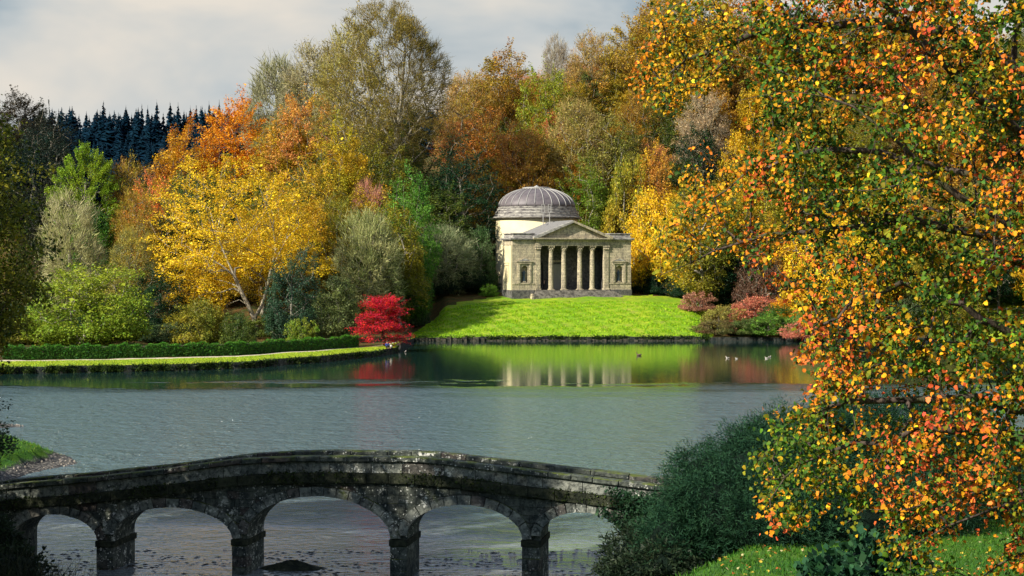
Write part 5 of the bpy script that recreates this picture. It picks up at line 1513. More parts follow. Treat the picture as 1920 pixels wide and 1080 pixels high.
# ------------------------------------------------------------------ the big dark bush on the near bank
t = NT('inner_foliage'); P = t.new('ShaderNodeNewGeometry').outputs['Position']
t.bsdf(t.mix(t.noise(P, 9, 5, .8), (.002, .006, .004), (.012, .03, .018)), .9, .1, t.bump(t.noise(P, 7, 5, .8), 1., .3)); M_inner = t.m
def clump_bush(name, label, lobes, n, size, seed, col, col2, cat='bush', aspect=.12, mat=None, core=True, droopz=-.25, gz=0):
    """lobes: (x,y,z,rx,ry,rz) ellipsoids in world space; needles spray outward and hang"""
    rng = np.random.default_rng(seed)
    c0 = np.array(lobes[0][:3]); base = np.array((c0[0], c0[1], gz))
    vol = np.array([l[3] * l[5] for l in lobes]); pr = vol / vol.sum()
    li = rng.choice(len(lobes), n, p=pr)
    Lb = np.array(lobes)
    # sprays: each spray has ~14 slivers
    ns = n // 14
    ls = rng.choice(len(lobes), ns, p=pr); dv = rand_unit(rng, ns)
    k = 1 + .16 * np.sin(dv[:, 0] * 7 + ls) * np.cos(dv[:, 2] * 6 + dv[:, 1] * 5) + .05 * np.sin(dv @ np.array((17., 13, 19)))
    rad = (rng.uniform(.78, 1.0, ns) + .16 * rng.uniform(0, 1, ns) ** 5) * k
    cen = Lb[ls, :3] + dv * Lb[ls, 3:6] * rad[:, None]
    ok = cen[:, 2] > gz - .5
    cen = cen[ok]; dv = dv[ok]; ns = len(cen)
    sd = unit(dv * (1, 1, .5) + rng.normal(0, .35, (ns, 3)) + (0, 0, .15))
    ti = np.repeat(np.arange(ns), 14); m = len(ti)
    along = rng.uniform(0, 1, m)
    jitter = rng.normal(0, size * .22, (m, 3))
    p0 = cen[ti] + sd[ti] * (along * size * 1.6)[:, None] + jitter
    p0[:, 2] += droopz * (along ** 2) * size
    d = unit(sd[ti] + rng.normal(0, .55, (m, 3)))
    d[:, 2] += droopz * .6 * along; d = unit(d)
    L = size * rng.uniform(.35, .9, m)[:, None]
    wv = unit(np.cross(d, rand_unit(rng, m))) * size * aspect
    v = np.stack([p0, p0 + d * L * .45 - wv, p0 + d * L, p0 + d * L * .45 + wv], 1)
    v = v.reshape(-1, 3) - base
    cl = rng.uniform(0, 1, ns)[ti]
    lv = np.stack([rng.uniform(0, 1, m), np.clip(.5 * cl + .5 * (along), 0, 1), rng.uniform(0, 1, m)], 1)
    root = empty(name, base, 0, label, cat)
    o = link('foliage', mesh_from(name + '_foliage', v, quads=np.arange(m * 4).reshape(m, 4), lv=lv), mat or M_needle, root, col)
    o['col2'] = list(col2)
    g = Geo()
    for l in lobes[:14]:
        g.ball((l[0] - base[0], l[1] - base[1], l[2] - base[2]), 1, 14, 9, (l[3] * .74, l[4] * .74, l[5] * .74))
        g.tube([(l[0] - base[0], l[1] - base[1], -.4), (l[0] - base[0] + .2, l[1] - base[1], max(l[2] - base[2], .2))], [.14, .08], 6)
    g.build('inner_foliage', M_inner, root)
    return root
def lobe(px, py, d, rpx, rpy, ry=None):
    p = at(px, py, d); rx = rpx / F * d; rz = rpy / F * d
    return (p[0], p[1], p[2], rx, ry or rx, rz)
LB = [lobe(1575, 910, 50, 180, 145, 3.0), lobe(1440, 915, 48, 130, 100, 2.4), lobe(1360, 970, 46.5, 100, 90, 2.0), lobe(1495, 862, 50, 105, 84, 2.2), lobe(1690, 880, 50, 150, 130, 2.6),
      lobe(1295, 970, 47, 62, 76, 1.5), lobe(1262, 1020, 46, 60, 60, 1.2), lobe(1450, 990, 45.5, 120, 70, 1.6), lobe(1590, 970, 46, 130, 75, 1.8), lobe(1322, 900, 49, 60, 54, 1.6), lobe(1405, 852, 50, 72, 50, 1.6),
      lobe(1700, 960, 47, 120, 60, 1.8), lobe(1800, 900, 50, 110, 110, 2.4), lobe(1550, 830, 51.5, 100, 56, 1.8)]
_r = random.Random(14)
for l_ in list(LB):
    for k_ in range(6):
        a_, b__ = _r.uniform(0, 2 * pi), _r.uniform(-.3, 1.25); s_ = _r.uniform(.22, .42)
        LB.append((l_[0] + l_[3] * .84 * cos(a_) * cos(b__), l_[1] - abs(l_[4] * .84 * sin(a_) * cos(b__)), l_[2] + l_[5] * .84 * sin(b__), l_[3] * s_, l_[4] * s_, l_[5] * s_ * .8))
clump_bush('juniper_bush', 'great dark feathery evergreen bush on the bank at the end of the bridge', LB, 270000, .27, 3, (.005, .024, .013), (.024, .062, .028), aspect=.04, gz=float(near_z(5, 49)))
LB2 = [lobe(1185, 1050, 47, 45, 45, .9), lobe(1215, 1075, 45.5, 60, 35, .9), lobe(1160, 1085, 46, 40, 30, .7), lobe(1250, 1060, 45, 40, 34, .7)]
clump_bush('bramble_bush', 'tangled dark bramble at the foot of the bridge beside the evergreen bush', LB2, 9000, .24, 5, (.010, .024, .012), (.03, .045, .02), aspect=.10, mat=M_leaf, gz=float(near_z(3.5, 46)))
LB3 = [lobe(-20, 1035, 60, 50, 50, 1.0), lobe(-60, 1000, 61, 50, 60, 1.2), lobe(25, 1065, 57, 50, 28, .9)]
clump_bush('bramble_bush', 'shaded bush against the bridge end by the dark tree', LB3, 12000, .26, 6, (.012, .022, .014), (.03, .05, .02), aspect=.16, mat=M_leaf, gz=float(near_z(-19, 61)))
LB4 = [lobe(1620, 1062, 36, 42, 40, .55), lobe(1560, 1078, 35, 30, 22, .45), lobe(1675, 1075, 36, 34, 30, .5)]
clump_bush('gunnera_clump', 'dark broad-leaved clump on the grass below the overhanging branches', LB4, 2200, .30, 7, (.012, .05, .022), (.03, .09, .035), aspect=.36, mat=M_leaf, gz=float(near_z(7.5, 36)))

# reeds and brambles on the muddy edge by the bridge
rngn = np.random.default_rng(41)
def blades(name, label, cat, pts, hmin, hmax, w, col, col2, seed, lean=.5):
    rng = np.random.default_rng(seed); n = len(pts)
    d = rng.normal(0, lean, (n, 3)); d[:, 2] = 1; d = unit(d)
    L = rng.uniform(hmin, hmax, n)[:, None]
    wv = unit(np.cross(d, rand_unit(rng, n))) * w
    mid = pts + d * L * .55; tip = pts + d * L + rng.normal(0, .12, (n, 3)) * L
    v = np.stack([pts - wv, pts + wv, mid + wv * .7, mid - wv * .7, tip], 1).reshape(-1, 3)
    b = np.arange(n) * 5
    a = rng.uniform(0, 1, (n, 3))
    o = link(name, mesh_from(name, v, quads=np.stack([b, b + 1, b + 2, b + 3], 1), tris=np.stack([b + 3, b + 2, b + 4], 1), lv=np.concatenate([a, a])), M_leaf, None, col)
    o['col2'] = list(col2)
    return tag(o, label, cat, kind='stuff')
n = 2600
x = rngn.uniform(-17.5, -3, n); y = 54 + rngn.normal(0, .8, n) + np.interp(x, [-17, -12, -3], [1.5, 1.0, -.8])
z = near_z(x, y)
blades('reeds', 'dark reeds and twigs along the muddy near edge by the bridge piers', 'reeds', np.stack([x, y, z], 1), .7, 1.9, .014, (.012, .022, .015), (.045, .045, .025), 1)
n = 900
x = rngn.uniform(-17.5, -11.5, n); y = rngn.uniform(55, 58.5, n)
blades('brambles', 'dark leafy weeds on the near bank corner', 'weeds', np.stack([x, y, near_z(x, y)], 1), .3, .9, .03, (.015, .045, .015), (.05, .06, .02), 2, .8)
# grass tufts on the near right bank and left point
n = 26000
x = rngn.uniform(1.5, 17, n); y = rngn.uniform(33, 50, n); z = near_z(x, y); k = z > 2.5
blades('grass', 'shaded grass tufts on the near bank', 'grass', np.stack([x, y, z], 1)[k], .05, .16, .012, (.025, .10, .008), (.07, .17, .012), 3)
n = 9000
x = rngn.uniform(-40, -27, n); y = rngn.uniform(88, 112, n); z = near_z(x, y); k = z > .38
blades('grass', 'grass tufts on the green spit beyond the bridge', 'grass', np.stack([x, y, z], 1)[k], .08, .28, .02, (.04, .17, .01), (.14, .24, .02), 4)
# stones of the gravel spit
G_ = []; n = 2400
x = rngn.uniform(-40, -23, n); y = rngn.uniform(88, 121, n); z = near_z(x, y); k = (z > -.15) & (z < .3)
x, y, z = x[k], y[k], z[k]; n = len(x)
ico = np.array([(0, 0, 1), (.9, 0, .1), (0, .9, .2), (-.9, 0, 0), (0, -.9, .1), (0, 0, -.6)]); tri = np.array([(0, 1, 2), (0, 2, 3), (0, 3, 4), (0, 4, 1), (5, 2, 1), (5, 3, 2), (5, 4, 3), (5, 1, 4)])
sc = rngn.uniform(.05, .17, n)
v = (ico[None] * sc[:, None, None] * rngn.uniform(.7, 1.3, (n, 6, 1))) + np.stack([x, y, z], 1)[:, None]
v[:, :, 2] -= sc[:, None] * .4
tr = (tri[None] + (np.arange(n) * 6)[:, None, None]).reshape(-1, 3)
lv = np.repeat(rngn.uniform(0, 1, (n, 3)), 8, axis=0)
o = link('stones', mesh_from('stones', v.reshape(-1, 3), tris=tr, lv=lv), M_twig, None, (.10, .09, .08)); o['col2'] = [.28, .24, .19]
tag(o, 'dark pebbles and stones of the gravel spit beside the green point', 'stones', kind='stuff')
# pebbles and mud crumbs showing in the shallows under the arches
n = 3800
x = rngn.uniform(-19, 6.5, n); y = rngn.uniform(60.5, 68, n)
p = np.stack([x, y, np.full(n, -.01)], 1); pk = (np.sin(x * 1.3 + y * 2.1) + np.sin(x * .6 - y * 1.4)) > -.2
p = p[pk]; n = len(p); sc = rngn.uniform(.0, 1, n) ** 2.5 * .085 + .008
v = (ico[None] * sc[:, None, None] * np.array((2.2, 1.0, .55))) + p[:, None]
tr = (tri[None] + (np.arange(n) * 6)[:, None, None]).reshape(-1, 3)
o = link('debris', mesh_from('debris', v.reshape(-1, 3), tris=tr, lv=np.repeat(rngn.uniform(0, 1, (n, 3)), 8, axis=0)), M_twig, None, (.02, .02, .018)); o['col2'] = [.08, .07, .05]
tag(o, 'dark weed and stones breaking the shallow water under the arches', 'debris', kind='stuff')
# low dark mud hump in the middle arch
g = Geo(); P = []; n = 22
for i in range(7):
    r = i / 6
    for k in range(n):
        a = 2 * pi * k / n; h = .34 * (1 - r ** 1.6) + .04 * sin(a * 3 + i) + .03 * sin(a * 7)
        P.append((1.2 * r * cos(a) * (1.3 if cos(a) > 0 else 1), .55 * r * sin(a), h - .06))
g.poly(P, [(i * n + k, (i + 1) * n + k, (i + 1) * n + (k + 1) % n, i * n + (k + 1) % n) for i in range(6) for k in range(n)])
mh = g.build('mud_bank', M_bm, None, True); p = at(545, 1076, 60.5); mh.location = (-8.75, 63.7, 0.02); tag(mh, 'low dark mud hump beside a pier in the middle arch', 'mud bank')
# ------------------------------------------------------------------ trees on the near left bank
PROTO['oak_near'] = make_tree('oak_near', 71, w=12, h=13.5, z0=5.5, clumps=700, per=95, spread=.75, thick=.28, leaf=.15, up=.4, lobes=16, shell=.75, r_tip=.012, flat=.3)
PROTO['oak_off'] = make_tree('oak_off', 72, w=14, h=17, z0=2.0, clumps=300, per=80, spread=1.1, thick=.5, leaf=.34, up=.4, lobes=14, shell=.7, flat=.4)
plant('oak_near', 'oak_tree', 'dark tree at the photo edge with yellow-green leaf tips over the lake', 'tree', -25.2, 66, 10.8, 20.9, (.020, .06, .010), (.26, .24, .015), rz=2.1, gz=float(near_z(-24.6, 66)), bark=M_bark_dark)
plant('dense_a', 'holly_tree', 'shaded evergreen below the dark edge tree on the near bank', 'tree', -31.0, 84, 8.0, 7.0, DEEP, (.05, .09, .02), gz=float(near_z(-31.0, 84)), seed=3)
OFFL = ['closest to the camera', 'behind the closest one', 'tallest of the bank', 'beside the bridge end', 'farther up the lake', 'with amber leaves', 'nearest the water', 'set back from the bridge']
for i, (x, y, w, tz, c1, c2) in enumerate([(-25.5, 34, 13, 21, MOSS, OLIVE), (-30.5, 46, 14, 22, OLIVE, DGR), (-32, 58, 12, 20, MOSS, DGR), (-37, 70, 13, 20, OLIVE, MOSS), (-24, 24, 12, 20, MOSS, AMBER), (-19, 38, 10, 23, DGR, MOSS), (-18.5, 27, 11, 20, OLIVE, MOSS), (-24.6, 54, 9.5, 23, DGR, MOSS), (-21.0, 46, 9.5, 24, OLIVE, DGR)]):  # unseen trees, set here to shade the bridge and bush
    plant('oak_off', 'oak_tree', 'tall tree on the near bank just outside the view', 'tree', x, y, w, tz, c1, c2, group='trees on the near bank', seed=i, gz=float(near_z(x, y)), bark=M_bark_dark)

# ------------------------------------------------------------------ the near tree with autumn leaves
rng = np.random.default_rng(21)
def P3(px, py, d): return at(px, py, d)
POLY = np.array([(1330, -80), (1225, 20), (1200, 105), (1185, 135), (1200, 190), (1240, 225), (1290, 170), (1345, 185), (1330, 250), (1285, 300), (1262, 370), (1230, 440), (1200, 520), (1240, 535),
                 (1300, 480), (1392, 470), (1420, 520), (1480, 545), (1505, 600), (1540, 640), (1480, 660), (1525, 705), (1515, 745), (1440, 775), (1452, 850), (1395, 868), (1440, 905), (1425, 970), (1470, 1000), (1540, 960),
                 (1600, 985), (1640, 960), (1660, 1020), (1640, 1080), (1700, 1130), (2200, 1130), (2250, -200), (1400, -200)], float)
def inside(px, py):
    c = np.zeros(len(px), bool); j = len(POLY) - 1
    for i in range(len(POLY)):
        xi, yi = POLY[i]; xj, yj = POLY[j]
        hit = ((yi > py) != (yj > py)) & (px < (xj - xi) * (py - yi) / (yj - yi + 1e-12) + xi)
        c ^= hit; j = i
    return c
N0 = 3050
px = rng.uniform(1170, 2230, N0 * 3); py = rng.uniform(-190, 1120, N0 * 3)
ok = inside(px, py)
dens = .84 + .24 * np.sin(px * .021 + 1.7) * np.sin(py * .026 + .6) + .18 * np.sin(px * .05 + py * .043)
# places where the lake, the lawn or the wood shows through
for (hx_, hy_, rx_, ry_) in [(1660, 765, 95, 38), (1890, 570, 60, 42), (1900, 790, 45, 35), (1470, 480, 60, 36), (1440, 400, 60, 40), (1330, 230, 60, 60), (1400, 205, 50, 40), (1560, 530, 40, 26), (1730, 900, 40, 20), (1850, 980, 70, 30), (1800, 1040, 90, 40), (1260, 490, 60, 30), (1700, 560, 50, 20)]:
    dens = dens * (1 - .93 * np.exp(-(((px - hx_) / rx_) ** 2 + ((py - hy_) / ry_) ** 2) ** 2))
dens = np.where((px < 1400) & (py < 560), dens * .62, dens)
dens = np.where((py > 980), dens * .55, dens)
ok &= rng.uniform(0, 1, len(px)) < dens
px = px[ok][:N0]; py = py[ok][:N0]
# depth: the crown is a body, deepest in its middle
dd = 16.2 + rng.uniform(-1, 1, len(px)) * np.interp(px, [1180, 1500, 1900, 2200], [.5, 1.4, 2.4, 2.6]) + np.interp(px, [1180, 1900], [.8, 0])
TG = np.array([at(a, b, c) for a, b, c in zip(px, py, dd)])
LIM = [
 [(2070, 430, 16.2), (1990, 330, 16), (1920, 255, 15.8), (1850, 195, 15.7), (1790, 140, 15.6), (1725, 75, 15.6), (1660, 10, 15.6), (1600, -60, 15.7)],
 [(2075, 560, 16.4), (1960, 470, 16.3), (1860, 400, 16.1), (1760, 340, 16), (1650, 285, 16), (1540, 280, 16), (1430, 320, 16.1)],
 [(2085, 740, 16.4), (1990, 680, 16.1), (1900, 628, 15.9), (1840, 600, 15.8), (1760, 562, 15.7), (1690, 530, 15.7), (1600, 560, 15.6), (1540, 610, 15.6)],
 [(2095, 830, 16.8), (1960, 770, 16.7), (1830, 745, 16.6), (1700, 750, 16.5), (1590, 752, 16.4), (1530, 775, 16.4)],
 [(2100, 880, 15.8), (1980, 830, 15.7), (1860, 800, 15.6), (1720, 800, 15.5), (1600, 830, 15.5), (1500, 870, 15.5), (1440, 900, 15.6)],
 [(2080, 640, 17), (1960, 520, 17), (1850, 440, 17), (1700, 410, 17), (1560, 430, 17), (1440, 440, 17), (1340, 470, 17), (1240, 515, 17)],
 [(2060, 240, 17), (1900, 120, 17), (1780, 60, 17), (1620, 40, 17), (1480, 50, 17), (1350, 90, 17), (1240, 150, 17)],
 [(2100, 960, 15.2), (1980, 940, 15.1), (1870, 950, 15), (1780, 985, 15), (1700, 1030, 15), (1660, 1075, 15.1)],
 [(2075, 520, 15.3), (1940, 400, 15.1), (1830, 330, 15), (1720, 300, 15), (1600, 200, 15), (1480, 170, 15), (1380, 190, 15.1)],
 [(2090, 1060, 16.5), (1990, 1030, 16.2), (1900, 1045, 16), (1830, 1090, 16)],
 [(2050, 60, 16), (1960, -20, 16), (1850, -90, 16)],
]
tx = lambda z: at(2120, z, 16.3)
gz_ = float(near_z(6.2, 16.3))
trunk_nodes = [np.array((6.5, 16.3, gz_ - .3))] + [at(2110 - (k * 6), py_, 16.3) for k, py_ in enumerate(np.linspace(1150, -150, 16))]
Nn = [np.array(p) for p in trunk_nodes]; par = [-1] + list(range(len(Nn) - 1))
for L_ in LIM:
    pts = [at(*p) for p in L_]
    j = int(np.argmin([np.linalg.norm(q - (pts[0] + np.array((.1, 0, -.25)))) for q in Nn[:len(trunk_nodes)]]))
    prev = j
    for a, b in zip([Nn[j]] + pts[:-1], pts):
        mid = (a + b) / 2 + rng.normal(0, .035, 3)
        Nn.append(mid); par.append(prev); prev = len(Nn) - 1
        Nn.append(b); par.append(prev); prev = len(Nn) - 1
# join every leaf clump to the nearest wood, new wood included
order = np.argsort([min(np.linalg.norm(np.array(Nn[17:]) - t_, axis=1)) for t_ in TG])
NA = np.zeros((len(Nn) + len(TG) * 6, 3)); NA[:len(Nn)] = Nn; n = len(Nn); plen = np.zeros(len(NA)); tips = []
for k in order:
    t_ = TG[k]; d = np.linalg.norm(NA[:n] - t_, axis=1) + .10 * plen[:n]
    d[:len(trunk_nodes)] += 1.0
    # branches reach forward towards the light (away from the trunk)
    d += np.maximum(0, t_[0] - NA[:n, 0] + .05) * .8
    j = int(np.argmin(d)); dist = float(np.linalg.norm(NA[j] - t_)); m = max(1, min(5, int(dist / .16)))
    prev = j; p0 = NA[j].copy()
    for s in range(1, m + 1):
        f = s / m; q = p0 * (1 - f) + t_ * f; q[2] += .12 * dist * sin(pi * f)
        if s < m: q += rng.normal(0, .018, 3)
        NA[n] = q; plen[n] = plen[prev] + dist / m; par.append(prev); prev = n; n += 1
    tips.append(prev)
NA = NA[:n]; par = np.array(par); tips = np.array(tips)
R = radii(par, tips, .0034, .50)
R[:len(trunk_nodes)] = np.linspace(.26, .12, len(trunk_nodes))
near_tree = empty('maple_tree', (6.5, 16.3, gz_), 0, 'near tree with green, gold and coral leaves hanging over the lake view', 'tree')
org = np.array((6.5, 16.3, gz_))
wm = wood_mesh('near_trunk', NA - org, par, R, len(trunk_nodes), thin=.0035)
link('branches', wm, M_bark_dark, near_tree)
# leaf blades: broad, softly lobed, folded along the midrib
def blade(seed):
    r_ = np.random.default_rng(seed)
    half = [(0, 0), (.44, .26), (.33, .50), (.36, .74), (0, 1.08)]
    out = [(x, y) for x, y in half] + [(-x * r_.uniform(.85, 1.1), y * r_.uniform(.95, 1.05)) for x, y in half[-2:0:-1]]
    V = [(x, y - .1, .24 * abs(x) - .30 * (y - .4) ** 2 + r_.normal(0, .03)) for x, y in out] + [(0, .32, 0.02)]
    nb = len(out)
    return np.array(V), np.array([(i, (i + 1) % nb, nb) for i in range(nb)])
BL = [blade(s) for s in range(4)]
rng = np.random.default_rng(22)
per = 33
ci = np.repeat(np.arange(len(tips)), per)
keep = rng.uniform(0, 1, len(ci)) < .80; ci = ci[keep]
m = len(ci)
tp = NA[tips][ci]
bdir = unit(NA[tips] - NA[par[tips]])[ci]
boff = rng.uniform(-.05, .26, m)
pos = tp - bdir * boff[:, None] + rng.normal(0, 1, (m, 3)) * (.062, .085, .052)
pxx = 960 + pos[:, 0] / pos[:, 1] * F; pyy = HOR - (pos[:, 2] - CAMZ) / pos[:, 1] * F
# hue of leaves by place in the crown and by clump
cn = rng.uniform(0, 1, len(tips))[ci]
drift = .5 + .27 * np.sin(pos[:, 0] * 2.3 + pos[:, 2] * 1.7) + .23 * np.sin(pos[:, 2] * 3.1 - pos[:, 0] * 1.1 + pos[:, 1] * 2)
hval = np.clip(.44 * drift + .28 * cn + .24 * rng.uniform(0, 1, m) + .04 + 1.1 * (.08 - boff), 0, 1)
leftness = np.clip((1500 - pxx) / 350, 0, 1) * (pyy < 640)
edge = np.clip((pxx - 1420) / 250, 0, 1)
stops = np.array([(.022, .085, .008), (.085, .18, .010), (.27, .25, .010), (.72, .38, .010), (.80, .24, .012), (.80, .15, .035), (.74, .08, .05)])
pos_st = np.array([0, .33, .46, .54, .64, .79, 1.0])
hv = hval.copy()
hv = np.where(leftness > .3, .30 + hv * .46, hv)
hv = np.where((pyy > 560) & (pxx > 1650), np.clip(hv * 1.02, 0, 1), hv)
colr = np.stack([np.interp(hv, pos_st, stops[:, i]) for i in range(3)], 1)
colr *= .78 * np.exp(rng.normal(0, .34, (m, 1)))
inner = rng.uniform(0, 1, m) < .30  # random leaves recoloured dark green to stand for shade inside the crown
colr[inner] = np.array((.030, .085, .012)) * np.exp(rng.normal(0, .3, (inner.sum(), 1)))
colr = np.clip(colr, 0.005, .9)
size = .044 * np.exp(rng.normal(0, .21, m)) * np.where(leftness > .3, .86, 1)
down = unit(np.stack([rng.normal(-.25, .6, m), rng.normal(-.3, .6, m), rng.normal(-.55, .45, m)], 1))   # blade direction
nrm = rng.normal(0, .75, (m, 3)) + np.array((-.45, -.35, .75))
nrm = unit(nrm - down * np.sum(nrm * down, 1, keepdims=True)); sid = np.cross(down, nrm)
# leaves largest in the picture become parts of their own
inview = (pxx > 1190) & (pxx < 1915) & (pyy > 5) & (pyy < 1075)
score = np.where(inview, size / pos[:, 1], 0)
best = np.argsort(-score)[:300]
is_part = np.zeros(m, bool); is_part[best] = True
bm_mesh = []
def blade_fine(seed):
    r_ = np.random.default_rng(seed)
    half = [(0, 0), (.16, .02), (.40, .10), (.50, .30), (.42, .38), (.26, .50), (.34, .66), (.30, .76), (.12, .82), (0, 1.10)]
    out = half + [(-x * r_.uniform(.85, 1.1), y * r_.uniform(.95, 1.05)) for x, y in half[-2:0:-1]]
    V = [(x, y - .1, .30 * abs(x) - .34 * (y - .4) ** 2 + r_.normal(0, .02)) for x, y in out] + [(0, .1, .02), (0, .5, .03)]
    nb = len(out); T_ = []
    for i in range(nb):
        j = (i + 1) % nb; c_ = nb if (out[i][1] + out[j][1]) / 2 < .42 else nb + 1
        T_.append((i, j, c_))
    T_ += [(nb, 5, nb + 1), (nb, nb + 1, nb - 5)]
    return np.array(V), np.array(T_)
for k in range(4):
    v, f = blade_fine(90 + k)
    me = mesh_from('leaf', v, tris=f); me.materials.append(M_sleaf); bm_mesh.append(me)
for i in best:
    o = bpy.data.objects.new('leaf', bm_mesh[int(i) % 4]); COL.objects.link(o); o.parent = near_tree
    M4 = Matrix(((sid[i][0], down[i][0], nrm[i][0], 0), (sid[i][1], down[i][1], nrm[i][1], 0), (sid[i][2], down[i][2], nrm[i][2], 0), (0, 0, 0, 1)))
    s_ = float(size[i])
    o.matrix_local = Matrix.Translation(Vector(pos[i] - org)) @ M4 @ Matrix.Scale(s_, 4)
    o.color = (*[float(c) for c in colr[i]], 1)
idx_ = np.where(~is_part)[0]
Vs = []; Ts = []; Cs = []; nn = 0
for k, (v, f) in enumerate(BL):
    ii = idx_[idx_ % 4 == k]
    if not len(ii): continue
    vv = (v[None, :, 0:1] * sid[ii][:, None] + v[None, :, 1:2] * down[ii][:, None] + v[None, :, 2:3] * nrm[ii][:, None]) * size[ii][:, None, None] + (pos[ii] - org)[:, None]
    Vs.append(vv.reshape(-1, 3)); Ts.append((f[None] + (np.arange(len(ii)) * len(v))[:, None, None] + nn).reshape(-1, 3)); nn += len(ii) * len(v)
    Cs.append(np.repeat(colr[ii], len(f), axis=0))
me = mesh_from('near_leaves', np.concatenate(Vs), tris=np.concatenate(Ts))
a = me.attributes.new('lc', 'FLOAT_COLOR', 'FACE'); cc = np.concatenate(Cs); a.data.foreach_set('color', np.concatenate([cc, np.ones((len(cc), 1))], 1).astype(np.float32).ravel())
o = link('leaves', me, M_nleaf, near_tree); o['kind'] = 'stuff'
# fallen leaves on the near grass
n = 700
x = rng.uniform(5, 17, n); y = rng.uniform(33, 48, n); z = near_z(x, y) + .05
Vs = []; v, f = BL[0]
nr = unit(rng.normal(0, .35, (n, 3)) + (0, 0, 1)); dn = unit(np.cross(nr, rand_unit(rng, n))); sd = np.cross(dn, nr)
vv = (v[None, :, 0:1] * sd[:, None] + v[None, :, 1:2] * dn[:, None] + v[None, :, 2:3] * nr[:, None]) * .09 + np.stack([x, y, z], 1)[:, None]
me = mesh_from('fallen_leaves', vv.reshape(-1, 3), tris=(f[None] + (np.arange(n) * len(v))[:, None, None]).reshape(-1, 3))
a = me.attributes.new('lc', 'FLOAT_COLOR', 'FACE'); pick = rng.choice(4, n); pal = np.array([(.5, .42, .2), (.6, .25, .04), (.45, .12, .03), (.55, .40, .05)])
cc = np.repeat(pal[pick], len(f), axis=0); a.data.foreach_set('color', np.concatenate([cc, np.ones((len(cc), 1))], 1).astype(np.float32).ravel())
tag(link('fallen_leaves', me, M_nleaf), 'fallen yellow and tan leaves scattered over the near grass', 'leaves', kind='stuff')

# ------------------------------------------------------------------ people, birds, small things
t = NT('skin'); t.bsdf((.45, .26, .18), .6, .3); M_skin = t.m
t = NT('blue_jacket'); t.bsdf((.02, .045, .22), .8, .2); M_blue = t.m
t = NT('dark_cloth'); t.bsdf((.02, .022, .03), .85, .2); M_dark = t.m
t = NT('hair'); t.bsdf((.05, .03, .02), .7, .3); M_hair = t.m
t = NT('pale_bag'); t.bsdf((.6, .55, .46), .8, .2); M_pale = t.m
def person(loc, rz, label, seated, coat, legs):
    r = empty('person', loc, rz, label, 'person')
    if seated:
        hip = .14; J = dict(pelvis=(0, 0, hip), chest=(0, .04, hip + .36), neck=(0, .0, hip + .54), head=(0, -.05, hip + .68), top=(0, -.05, hip + .76),
            hl=(.11, 0, hip), kl=(.16, -.38, hip + .30), al=(.15, -.55, .06), fl=(.15, -.72, .04), hr=(-.11, 0, hip), kr=(-.18, -.36, hip + .26), ar=(-.14, -.56, .06), fr=(-.14, -.73, .04),
            sl=(.20, .03, hip + .46), el=(.27, -.14, hip + .26), wl=(.10, -.34, hip + .32), sr=(-.20, .03, hip + .46), er=(-.27, -.12, hip + .24), wr=(-.08, -.34, hip + .30))
    else:
        J = dict(pelvis=(0, 0, .92), chest=(0, .0, 1.25), neck=(0, 0, 1.45), head=(0, -.03, 1.58), top=(0, -.03, 1.67),
            hl=(.10, 0, .90), kl=(.12, -.03, .50), al=(.12, .0, .09), fl=(.13, -.17, .04), hr=(-.10, 0, .90), kr=(-.12, -.05, .50), ar=(-.13, .0, .09), fr=(-.14, -.17, .04),
            sl=(.19, 0, 1.40), el=(.26, .03, 1.12), wl=(.25, -.12, .90), sr=(-.19, 0, 1.40), er=(-.26, .03, 1.12), wr=(-.22, -.14, .92))
    keys = list(J); ix = {k: i for i, k in enumerate(keys)}
    Eg = [('pelvis', 'chest'), ('chest', 'neck'), ('neck', 'head'), ('head', 'top'), ('pelvis', 'hl'), ('hl', 'kl'), ('kl', 'al'), ('al', 'fl'), ('pelvis', 'hr'), ('hr', 'kr'), ('kr', 'ar'), ('ar', 'fr'),
          ('chest', 'sl'), ('sl', 'el'), ('el', 'wl'), ('chest', 'sr'), ('sr', 'er'), ('er', 'wr')]
    Rd = dict(pelvis=.13, chest=.14, neck=.055, head=.10, top=.07, hl=.09, kl=.06, al=.042, fl=.035, hr=.09, kr=.06, ar=.042, fr=.035, sl=.06, el=.045, wl=.033, sr=.06, er=.045, wr=.033)
    skin_body('body', [J[k] for k in keys], [(ix[a], ix[b]) for a, b in Eg], [Rd[k] for k in keys], M_skin, r, 1)
    up_ = ['chest', 'pelvis', 'sl', 'el', 'wl', 'sr', 'er', 'wr']; sx_ = {k: i for i, k in enumerate(up_)}
    skin_body('jacket', [J[k] for k in up_], [(sx_[a], sx_[b]) for a, b in [('chest', 'pelvis'), ('chest', 'sl'), ('sl', 'el'), ('el', 'wl'), ('chest', 'sr'), ('sr', 'er'), ('er', 'wr')]], [Rd[k] * 1.28 for k in up_], coat, r, 1)
    lo = ['pelvis', 'hl', 'kl', 'al', 'hr', 'kr', 'ar']; lx = {k: i for i, k in enumerate(lo)}
    skin_body('trousers', [J[k] for k in lo], [(lx[a], lx[b]) for a, b in [('pelvis', 'hl'), ('hl', 'kl'), ('kl', 'al'), ('pelvis', 'hr'), ('hr', 'kr'), ('kr', 'ar')]], [Rd[k] * 1.25 for k in lo], legs, r, 1)
    h = J['head']; g = Geo(); g.ball((h[0], h[1] + .03, h[2] + .05), .115, 10, 7, (1, 1.05, .95)); g.build('hair', M_hair, r, True)
    return r
def pen_z(u, d): return float(far_z(u, d))
d_ = 207.6; u_ = 726; x_ = (u_ - 960) / F * d_
person((x_, d_, pen_z(u_, d_)), .5, 'person in a blue jacket sitting on the grass beside the scarlet maple', True, M_blue, M_dark)
